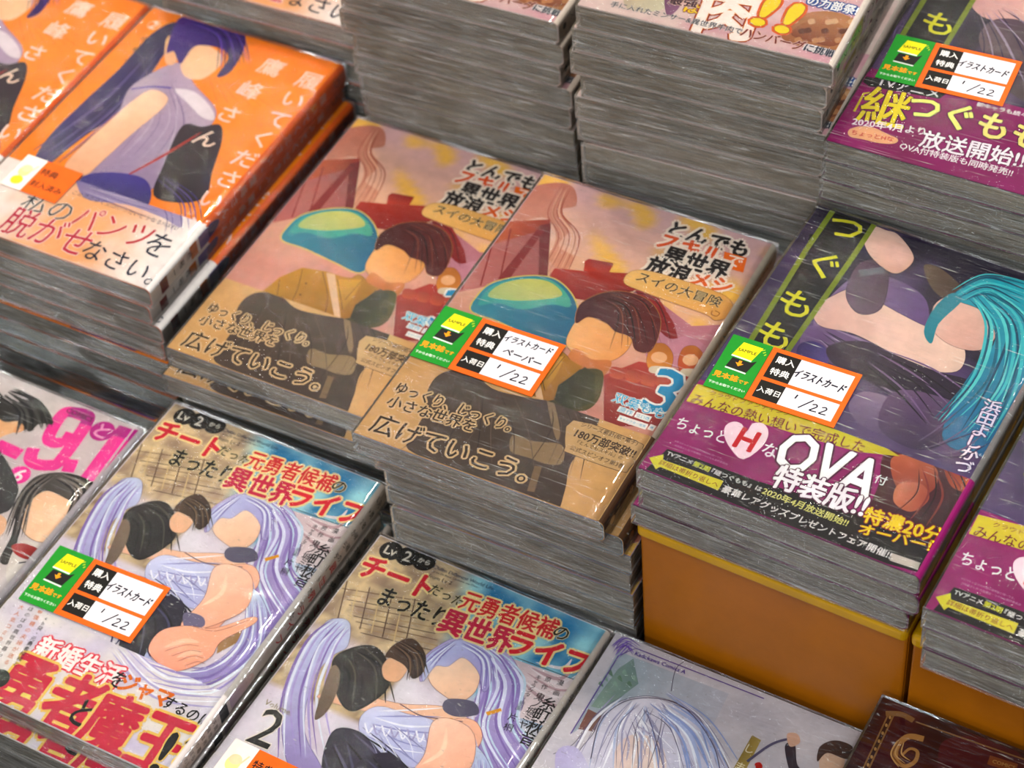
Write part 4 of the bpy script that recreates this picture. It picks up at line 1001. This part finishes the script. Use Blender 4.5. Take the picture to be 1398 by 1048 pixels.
# ---- white comic with hot-pink logo
def make_pink():
    A = art(121.0, 'pink'); crop(A, 0, 560, 6.35)
    A.bg(lambda x, y: mixh(0xC6BCBC, 0xD6CCC8, .5 + nz(x, y, 30)), 8, 12)
    pk, pd = 0xE8389C, 0xB81E8A
    A.stroke([(780, 60), (640, 15), (560, 60), (460, 230), (500, 285), (600, 270), (660, 200)], 6.6, pk)
    A.stroke([(640, 18), (770, 40), (790, 110), (560, 440), (460, 480), (350, 470), (300, 420), (330, 330)], 6.8, pd, 6.8)
    A.stroke([(785, 130), (560, 440), (460, 480), (350, 470), (300, 420), (330, 330)], 6.8, pk)
    A.stroke([(1110, 170), (800, 590), (700, 640)], 7.5, pk, smooth=False); A.stroke([(1250, 200), (900, 680), (800, 800)], 7.5, pk, smooth=False)
    A.stroke([(1130, 150), (1070, 235)], 7.5, pd, smooth=False); A.stroke([(1262, 185), (1190, 285)], 7.5, pd, smooth=False)
    A.stroke([(670, 430), (620, 540)], 6.5, pk, smooth=False); A.stroke([(10, 300), (210, 390)], 7, pk, smooth=False)
    A.ell(925, 185, 6.3, 6.3, pd, px=True); A.T('と', (880, 165), (970, 205), 0xE8A0C8, .04)
    A.ell(205, 565, 5.6, 5.6, pk, px=True); A.T('6', (175, 550), (240, 580), 0xF0E8E8, .03)
    A.T('COMICS', (620, 0), (840, 90), 0x4A1A3A, .02)
    # two plain figures, no features
    A.blob([(-200, 20), (60, 20), (160, 60), (250, 60), (180, 180), (60, 230), (-60, 300), (-300, 250)], 0xDDA878, 0xE8BE92, 0)
    A.blob([(150, 190), (200, 120), (300, 90), (310, 120), (220, 190)], 0xE0A878)
    A.blob([(-250, -200), (0, -170), (130, -60), (330, -100), (440, -20), (500, 120), (380, 120), (290, 190), (200, 100), (60, 100), (-80, -40), (-250, 40)], 0x22201E, 0x38342F, 0)
    A.strands([(100, -150), (300, -20), (330, 180)], 1.4, [0x121010, 0x4A4844, 0x201E1C], 12, 16, 5)
    A.blob([(-400, 280), (-50, 300), (80, 420), (190, 640), (180, 760), (60, 900), (-400, 900)], 0x2E2C2E, 0x3A383A, 0)
    A.blob([(200, 900), (300, 740), (420, 700), (640, 760), (700, 900), (620, 1080), (420, 1150), (260, 1080)], 0xEBC49E, 0xF0D0B0, 0, line=0x5A3A2A, lw=.3)
    A.blob([(160, 1050), (190, 780), (300, 620), (420, 560), (600, 550), (780, 600), (870, 720), (820, 900), (700, 1150), (560, 1200), (660, 980), (690, 830), (560, 740), (440, 700), (330, 760), (240, 900), (140, 1300), (40, 1300)], 0x35302C, 0x56504A, 60, line=0x14100E, lw=.3)
    A.strands([(560, 570), (760, 700), (700, 1000)], 1.2, [0x1C1816, 0x7A7068, 0x2A2522], 10, 12, 5); A.strands([(480, 570), (270, 740), (150, 1100)], 1.2, [0x1C1816, 0x7A7068, 0x2A2522], 8, 9, 6)
    A.blob([(200, 1150), (420, 1180), (560, 1200), (500, 1500), (100, 1500)], 0xD8D0C8)
    A.blob([(140, 1180), (250, 1160), (380, 1220), (300, 1300), (180, 1260)], 0xB82A24, 0x8A1A1A, 0)
    A.blob([(-50, 900), (90, 950), (60, 1080), (-60, 1100)], 0xE6BC98)
    for k in range(6): A.stroke([(200 + k * 60, 1330 + k * 30), (400 + k * 50, 1300 + k * 30)], .8, 0x2A2A3A)
    S = sp(); S.rect(0, 0, 15, 190, 0xC6BCBC)
    design('pink', 121.0, 0xCFC4C2, 0xC6BCBC, 0xCFC4C2, 0xB8AEB0, A, S, None, 'streak', 11)
make_pink()
def make_black():
    A = art(121.0, 'pink'); A.f = A.g0 = lambda x, y: (x, y)
    A.bg(lambda x, y: mixh(0x0E0E10, 0x1C1C20, .5 + nz(x, y, 30)), 8, 12)
    S = sp(); S.rect(0, 0, 15, 190, 0x141416)
    design('black', 121.0, 0x121214, 0x141416, 0x121214, 0x101012, A, S, None, 'pleat', 12)
make_black()

# ------------------------------------------------------------ stickers on the wrap
def sticker_parts():
    out = {}
    # local millimetres, origin at the lower left of the green half
    G = Art(19.3, 34, None, lo=(0, 0), hi=(19.3, 34)); G.f = G.g0 = lambda x, y: (x, y)
    G.rect(0, 0, 19.3, 34, 0x1E8A2A)
    G.poly([(6.2, 31.2), (15.8, 31.0), (13.8, 22.0), (4.2, 22.4)], 0xE6DC1E, px=False)
    G.poly([(4.2, 22.4), (13.8, 22.0), (13.8, 21.2), (4.2, 21.6)], 0xE8E8E0, px=False)
    G.poly([(13.8, 20.8), (16.2, 22.6), (14.4, 14.4), (4.4, 14.8), (5.2, 20.9)], 0x1A1A18, px=False)
    G.poly([(4.4, 14.6), (14.4, 14.2), (14.4, 13.4), (4.4, 13.8)], 0xD8D8D4, px=False)
    G.poly([(8.8, 20.2), (10.2, 20.2), (10.2, 18.6), (11.4, 18.6), (9.5, 16.6), (7.6, 18.6), (8.8, 18.6)], 0xE89A20, px=False)
    G.T('SAMPLE', (5.6, 26.4), (14.2, 26.7), 0x1A1A10, .03, px=False)
    for k in range(3): G.stroke([(15.6 + k * 1.0, 29.6 - k * 1.2), (16.8 + k * .7, 30.6 - k * 1.2)], .4, 0xC8D83A, px=False)
    G.T('見本誌', (1.2, 9.0), (12.8, 9.3), 0xF09A20, .05, px=False); G.T('です', (13.2, 8.6), (17.8, 8.7), 0xF09A20, .04, px=False)
    G.T('下からお取りください', (1.0, 3.6), (18.2, 3.8), 0xE8F0E4, .02, px=False)
    base = lambda n, w, h, c, off: mesh_from(n, np.array([(x, y, z) for z in (0, .12) for x, y in ((off, 0), (off + w, 0), (off + w, h), (off, h))]) * MM, [(0, 3, 2, 1), (4, 5, 6, 7), (0, 1, 5, 4), (1, 2, 6, 5), (2, 3, 7, 6), (3, 0, 4, 7)], np.array([srgb(c)] * 24))
    ident = lambda V: V
    out['green'] = (base('sample_sticker', 19.3, 34, 0x1E8A2A, 0), G.build('sample_lettering', ident, .14))
    for key, hand in (('two', ('イラストカード', 'ペーパー')), ('one', ('イラストカード',))):
        O = Art(62, 34, None, lo=(19.5, 0), hi=(61.5, 34)); O.f = O.g0 = lambda x, y: (x, y)
        O.rect(19.5, 0, 61.5, 34, 0xDE6420)
        O.rect(22, 15.6, 33.8, 31.6, 0x14120F); O.rect(22, 2.8, 33.8, 13.6, 0x14120F)
        O.rect(33.8, 15.6, 59, 31.6, 0xE2DDE2); O.rect(33.8, 2.8, 59, 13.6, 0xE2DDE2)
        O.T('購入', (23.6, 27.6), (32.4, 27.6), 0xECE8E4, .03, px=False); O.T('特典', (23.6, 20.2), (32.4, 20.2), 0xECE8E4, .03, px=False)
        O.T('入荷日', (22.6, 8.2), (33.0, 8.2), 0xECE8E4, .03, px=False)
        if key == 'two':
            O.T(hand[0], (34.2, 27.2), (57.6, 27.8), 0x14162A, .06, px=False, hf=1.35, slant=.15); O.T(hand[1], (37.4, 20.0), (56.6, 19.2), 0x14162A, .06, px=False, hf=1.0, slant=.1)
        else: O.T(hand[0], (34.0, 23.6), (57.6, 22.6), 0x14162A, .06, px=False, hf=1.7, slant=.18)
        O.stroke([(40.2, 11.6), (39.8, 9.0)], .75, 0x14162A, px=False); O.stroke([(47.8, 11.4), (43.0, 4.6)], .7, 0x14162A, px=False)
        for x in (48.2, 52.6): O.stroke([(x, 8.8), (x + 1.6, 9.4), (x + 2.2, 8.2), (x + .6, 6.2), (x, 5.2), (x + 3.0, 5.4)], .7, 0x14162A, px=False)
        out[key] = (base('bonus_sticker', 42, 34, 0xDE6420, 19.5), O.build('bonus_lettering', ident, .14))
    E_ = Art(34.5, 24, None, lo=(0, 0), hi=(34.5, 24)); E_.f = E_.g0 = lambda x, y: (x, y)
    E_.rect(0, 0, 34.5, 24, 0xE6DDD4); E_.rect(12.5, 0, 34.5, 24, 0xDE6420)
    E_.ell(6, 13, 3.4, 4, 0xE8D890); E_.ell(6, 15, 3, 2.6, 0xEBC8A0); E_.ell(6, 6, 3.4, 3.2, 0xD8C83A); E_.stroke([(9, 14), (10.6, 19)], .8, 0xEBC8A0, px=False)
    E_.T('特典', (14, 16.6), (24, 16.6), 0x1A120E, .03, px=False); E_.T('封入済み', (14, 7.6), (32.8, 7.6), 0x1A120E, .03, px=False)
    out['sealed'] = (base('sealed_sticker', 34.5, 24, 0xDE6420, 0), E_.build('sealed_lettering', ident, .14))
    return out
STK = sticker_parts()

# ------------------------------------------------------------ room: floor and display table
simple_floor = simple('shop_floor_vinyl', 0x8A8378, .4)
def box(name, x0, y0, z0, x1, y1, z1, m, parent=None, bevel=0.0):
    import bmesh
    bm = bmesh.new(); bmesh.ops.create_cube(bm, size=1)
    for v in bm.verts: v.co = Vector(((x0 + x1) / 2 + v.co.x * (x1 - x0), (y0 + y1) / 2 + v.co.y * (y1 - y0), (z0 + z1) / 2 + v.co.z * (z1 - z0)))
    if bevel: bmesh.ops.bevel(bm, geom=bm.edges[:], offset=bevel, segments=4, profile=.5, affect='EDGES')
    me = bpy.data.meshes.new(name); bm.to_mesh(me); bm.free(); me.materials.append(m)
    if bevel: me.polygons.foreach_set('use_smooth', [False] * len(me.polygons))
    o = bpy.data.objects.new(name, me); COL.objects.link(o)
    if parent: o.parent = parent
    return o
fl = box('floor', -3, -2, -.05, 3, 5, 0, simple_floor); fl['kind'] = 'structure'
dark = simple('dark_laminate', 0x1C1815, .45)
tb = bpy.data.objects.new('display_table', None); COL.objects.link(tb); tb.location = (0, .75, 0)
tb['label'] = 'dark display table carrying all the stacks of comics'; tb['category'] = 'table'
box('table_top', -.95, -.75, TABLE - .04, .95, .75, TABLE, dark, tb, .003)
for sx in (-.88, .88):
    for sy in (-.68, .68): box('leg', sx - .03, sy - .03, 0, sx + .03, sy + .03, TABLE - .04, dark, tb)

# ------------------------------------------------------------ orange plastic risers
def riser_mat(name, col, tr, rough=.22):
    m, nt, b, o = mat(name)
    tc = nd(nt, 'ShaderNodeTexCoord'); n = nd(nt, 'ShaderNodeTexNoise'); setin(n, Scale=25.0, Detail=6.0, Roughness=.65)
    nt.links.new(tc.outputs['Object'], n.inputs['Vector'])
    cr = nd(nt, 'ShaderNodeMapRange'); setin(cr, From_Min=.3, From_Max=.7, To_Min=.85, To_Max=1.12)
    mx = nd(nt, 'ShaderNodeMix', data_type='RGBA', blend_type='MULTIPLY'); mx.inputs['Factor'].default_value = 1
    mx.inputs['A'].default_value = (*srgb(col), 1); nt.links.new(n.outputs['Fac'], cr.inputs['Value']); nt.links.new(cr.outputs[0], mx.inputs['B'])
    nt.links.new(mx.outputs['Result'], b.inputs['Base Color'])
    b.inputs['Transmission Weight'].default_value = tr; b.inputs['Roughness'].default_value = rough; b.inputs['Specular IOR Level'].default_value = .3
    bp = nd(nt, 'ShaderNodeBump'); setin(bp, Strength=.12, Distance=.002); nt.links.new(n.outputs['Fac'], bp.inputs['Height']); nt.links.new(bp.outputs[0], b.inputs['Normal'])
    return m
M_OR = riser_mat('orange_plastic', 0xB46E12, .05, .3); M_YE = riser_mat('yellow_plastic_edge', 0xCFA018, .0, .2)
def riser(loc, rot, w, d, h, label):
    r = bpy.data.objects.new('plastic_riser', None); COL.objects.link(r); r.location = loc; r.rotation_euler = (0, 0, rot)
    r['label'] = label; r['category'] = 'riser'; r['group'] = 'orange plastic risers lifting the stacks'
    t = .003
    box('front_panel', 0, 0, .0, w, t, h - .0080, M_OR, r, .0012)
    box('back_panel', 0, d - t, 0, w, d, h - .0080, M_OR, r, .0012)
    box('side_panel', 0, t, 0, t, d - t, h - .0080, M_OR, r); box('side_panel', w - t, t, 0, w, d - t, h - .0080, M_OR, r)
    box('top_panel', -.0005, -.0028, h - .0080, w + .0005, d + .001, h, M_YE, r, .0025)
    return r

# ------------------------------------------------------------ stacks of comics
def child(name, me, parent):
    o = bpy.data.objects.new(name, me); COL.objects.link(o); o.parent = parent; return o
PROTO = {}
def comic(key, label, group):
    d = DES[key]
    if key not in PROTO:
        r = bpy.data.objects.new('comic_book', None); COL.objects.link(r)
        for n, me, subs in d['parts']:
            p = child(n, me, r)
            for sn, sm in subs: child(sn, sm, p)
        PROTO[key] = r
    else:
        src = PROTO[key]; r = src.copy(); COL.objects.link(r)
        for ch in src.children:
            if ch.name.split('.')[0].endswith('sticker'): continue
            c = ch.copy(); COL.objects.link(c); c.parent = r
            for g in ch.children:
                e = g.copy(); COL.objects.link(e); e.parent = c
    r['label'] = label; r['category'] = 'comic book'; r['group'] = group
    return r
def add_sticker(r, kind, x, y, rot):
    me, lt = STK[kind]
    o = child(me.name.split('.')[0], me, r); o.location = (x * MM, y * MM, (TT + .06) * MM); o.rotation_euler = (0, 0, math.radians(rot))
    child(lt.name.split('.')[0], lt, o)
ORD = ['topmost', 'second', 'third', 'fourth', 'fifth', 'sixth', 'seventh', 'eighth', 'ninth', 'tenth', 'eleventh', 'twelfth', 'thirteenth', 'fourteenth', 'fifteenth', 'sixteenth', 'seventeenth']
def stack(key, x, y, ztop, rot, n, base, top_label, what, where, group, offs=(), jit=1.6, topkey=None, seed=0, flip=99, sc=1.0):
    """x,y,ztop: front-left corner of the top cover, relative to the camera's foot point (mm)"""
    rnd = random.Random(seed + 40); a = math.radians(rot)
    H = (ztop + 876) - base; pitch = H / n
    for k in range(n):
        if k < len(offs): dx, dy, dr = offs[k]
        elif k == 0: dx = dy = dr = 0
        else:
            b = offs[-1] if offs else (0, 0, 0)
            dx, dy, dr = b[0] + rnd.uniform(-jit, jit), b[1] + rnd.uniform(-jit, jit) * .6, b[2] + rnd.uniform(-.6, .6)
        lab = top_label if k == 0 else '%s %s down in the %s stack' % (ORD[k], what, where)
        r = comic(topkey if (k == 0 and topkey) else key, lab, group)
        px = x + dx * math.cos(a) - dy * math.sin(a); py = y + dx * math.sin(a) + dy * math.cos(a)
        z = base + H - (k + 1) * pitch
        ra = a + math.radians(dr)
        if k >= flip:   # laid the other way round, spine to the left
            W = DES[key]['W'] * sc; L = L0 * sc
            px += W * math.cos(ra) - L * math.sin(ra); py += W * math.sin(ra) + L * math.cos(ra); ra += math.pi
        r.location = (px * MM, py * MM, TABLE + z * MM); r.rotation_euler = (0, 0, ra); r.scale = (sc, sc, pitch / TT * .998)
        if k == 0: top = r
    return top

T1 = stack('tonde', -70.7, 665.3, -743.5, -31.58, 10, 0, 'tan-banded comic with green and orange stickers below a teal ball, in the centre', 'tan-banded comic', 'centre', 'tan-banded comics in the centre stack', [(0, 0, 0), (6, 5, .2), (8.5, 7.5, 0), (7.5, 8, -.2), (9, 7, 0), (8, 8, .2), (8.5, 10, 0)], jit=.4, seed=1, flip=2)
T2 = stack('tonde', -163.3, 768.6, -785.5, -31.54, 7, 0, 'tan-banded comic without stickers, left of and partly under the centre one', 'tan-banded comic', 'left-of-centre', 'tan-banded comics in the stack left of centre', [(0, 0, 0), (-.5, -6.5, .5), (4, -1, 0), (5, -.5, .2), (5, -1.5, 0)], jit=.6, topkey='tonde_dimple', seed=2, flip=2)
T3 = stack('orange', -271.6, 850.0, -763.3, -31.97, 9, 0, 'orange comic showing a purple-haired figure, with a small orange sticker, upper left', 'cream-banded orange comic', 'upper left', 'orange comics in the upper left stack', [(0, 0, 0), (-2.5, -1, .2), (1.5, 0, -.2), (-.5, 0, .2), (1, -1, 0), (2, -1, 0)], jit=.8, seed=3, flip=4)
T4 = stack('orange', -377.0, 915.8, -763.8, -31.97, 9, 0, 'orange comic cut off by the left edge, left of the whole orange one', 'cream-banded orange comic', 'far left', 'orange comics in the far left stack', [(0, 0, 0), (-2, -1, 0), (-2, 0, 0)], jit=.5, seed=4)
T5 = stack('ova', 48.07, 602.4, -710.4, -33.88, 3, 127.8, 'dark purple comic with magenta band, teal hair and stickers, right of centre', 'dark purple comic', 'left riser', 'dark purple comics on the left riser', [(0, 0, 0), (.5, .5, -.2), (-3.2, 0, .2)], seed=5, sc=.95)
T6 = stack('ova', 149.4, 519.3, -710.4, -33.9, 3, 127.8, 'dark purple comic with magenta band, cut off by the right edge, no stickers', 'dark purple comic', 'right riser', 'dark purple comics on the right riser', [(0, 0, 0), (.6, .5, .2), (1.6, 0, 0)], jit=.5, seed=6, sc=.95)
T7 = stack('sequel', 147.5, 751.1, -676.1, -31.0, 6, 127.8, 'comic with a large magenta broadcast announcement band and two stickers, top right', 'magenta-banded comic', 'top right', 'magenta-banded comics in the top right stack', [(0, 0, 0), (-.6, 0, .2), (-1.5, .5, 0), (-2.5, 1, .2), (-2.5, 1, .2)], jit=.5, seed=7, sc=.955)
T8 = stack('cheat', -264.6 * .988, 613.5 * .988, -822.6 * .988, -32.8, 5, 0, 'white and lavender comic with green and orange stickers, lower left', 'white and lavender comic', 'lower left', 'lavender fantasy comics in the lower left stack', [(0, 0, 0), (0, -7.5, .1), (1.5, -3, -.2)], jit=.6, seed=8, sc=.988)
T9 = stack('cheat', -168.6 * 1.003, 519.5 * 1.003, -822.3 * 1.003, -33.76, 4, 0, 'white and lavender comic with a blue sky corner, bottom centre', 'white and lavender comic', 'bottom centre', 'lavender fantasy comics in the bottom centre stack', [(0, 0, 0), (.3, -1.5, .1), (-.3, 0, -.1)], jit=.3, seed=9, sc=1.003)
T10 = stack('pale', -63.0 * 1.003, 450.4 * 1.003, -822.3 * 1.003, -32.93, 4, 0, 'pale comic with a thin purple frame line and white hair, bottom right of centre', 'pale purple-framed comic', 'bottom right-of-centre', 'pale framed comics', [(0, 0, 0), (.3, 0, 0), (.9, -.2, 0)], jit=.1, seed=10, sc=1.0)
T11 = stack('maroon', 48.9 * .965 - 2, 413.0 * .965 - 9.5, -822 * .965, -33, 6, 0, 'dark maroon comic with a gold ornamental 6, bottom right corner', 'dark maroon comic', 'bottom right corner', 'dark maroon comics', [(0, 0, 0), (.6, -1.5, .2), (.3, 0, 0)], jit=.3, seed=11, sc=.965)
T12 = stack('meat', 45.1, 822.5, -645.2, -28.58, 17, 0, 'cookery comic with two large yellow exclamation marks, on the tallest stack', 'grey-edged cookery comic', 'tallest', 'cookery comics in the tallest stack', [(0, 0, 0), (-2.5, 0, .1), (-4, -.3, 0), (.5, .3, -.3), (-3, 0, .3), (-2.5, 0, .2), (-.5, -1, 0), (-1, 0, 0)], jit=.8, seed=12, flip=5)
T13 = stack('meat', -68.1, 923.9, -688.0, -29.5, 14, 0, 'cookery comic mostly beyond the top edge, left of the tallest stack', 'grey-edged cookery comic', 'top left-of-centre', 'cookery comics in the top left-of-centre stack', [(0, 0, 0), (1.5, 0, .2), (-.5, 0, 0), (5, .6, -.2), (3.5, .5, .2), (5, .8, 0), (5.5, 1, .3)], jit=.8, seed=13, flip=5)
T14 = stack('orange', -170.0, 1003.3, -742.0, -30.0, 10, 0, 'cream band end of an orange comic at the top edge, left of the cookery comics', 'cream-banded orange comic', 'top edge', 'orange comics in the top edge stack', [(0, 0, 0), (1, 1.5, 0), (2, 2, 0), (1.5, 2, 0)], jit=.3, seed=14)
T15 = stack('pink', -381.0, 660.8, -820.0, -33.0, 4, 0, 'white comic with hot-pink logo and dark-haired figures, left edge', 'pink-logo comic', 'left edge', 'pink-logo comics', [(0, 0, 0), (-1, 0, 0), (-1, 0, 0)], jit=.5, seed=15)
T16 = stack('black', -338, 402, -846, -32.8, 2, 0, 'corner of a black shrink-wrapped comic at the bottom left', 'black comic', 'bottom left', 'black comics')
add_sticker(T1, 'green', 0, 49.9, .4); add_sticker(T1, 'two', 0, 49.9, .4)
add_sticker(T5, 'green', 3.4, 54.4, 2.8); add_sticker(T5, 'one', 3.4, 54.4, 2.8)
add_sticker(T7, 'green', 4.6, 49.6, 3); add_sticker(T7, 'one', 4.6, 49.6, 3)
add_sticker(T8, 'green', 4.4, 49.6, 2.2); add_sticker(T8, 'one', 4.4, 49.6, 2.2)
add_sticker(T3, 'sealed', 9, 31.2, -.8); add_sticker(T4, 'sealed', 9, 31.2, -.8)
add_sticker(T9, 'sealed', 4.5, 34, 0)
ar = math.radians(-33.88)
riser((48.07 * MM, 602.4 * MM + .003, TABLE), ar, .1215, .17, .1275, 'orange plastic riser with a yellow top edge, left of the black gap')
riser(((48.07 + 124 * math.cos(ar)) * MM, (602.4 + 124 * math.sin(ar)) * MM + .003, TABLE), ar, .1215, .17, .1275, 'orange plastic riser cut off by the right edge, right of the black gap')
a7 = math.radians(-31.0)
riser((147.5 * MM + .001, 751.1 * MM + .001, TABLE), a7, .1150, .17, .1275, 'orange plastic riser hidden under the top right stack of magenta-banded comics')
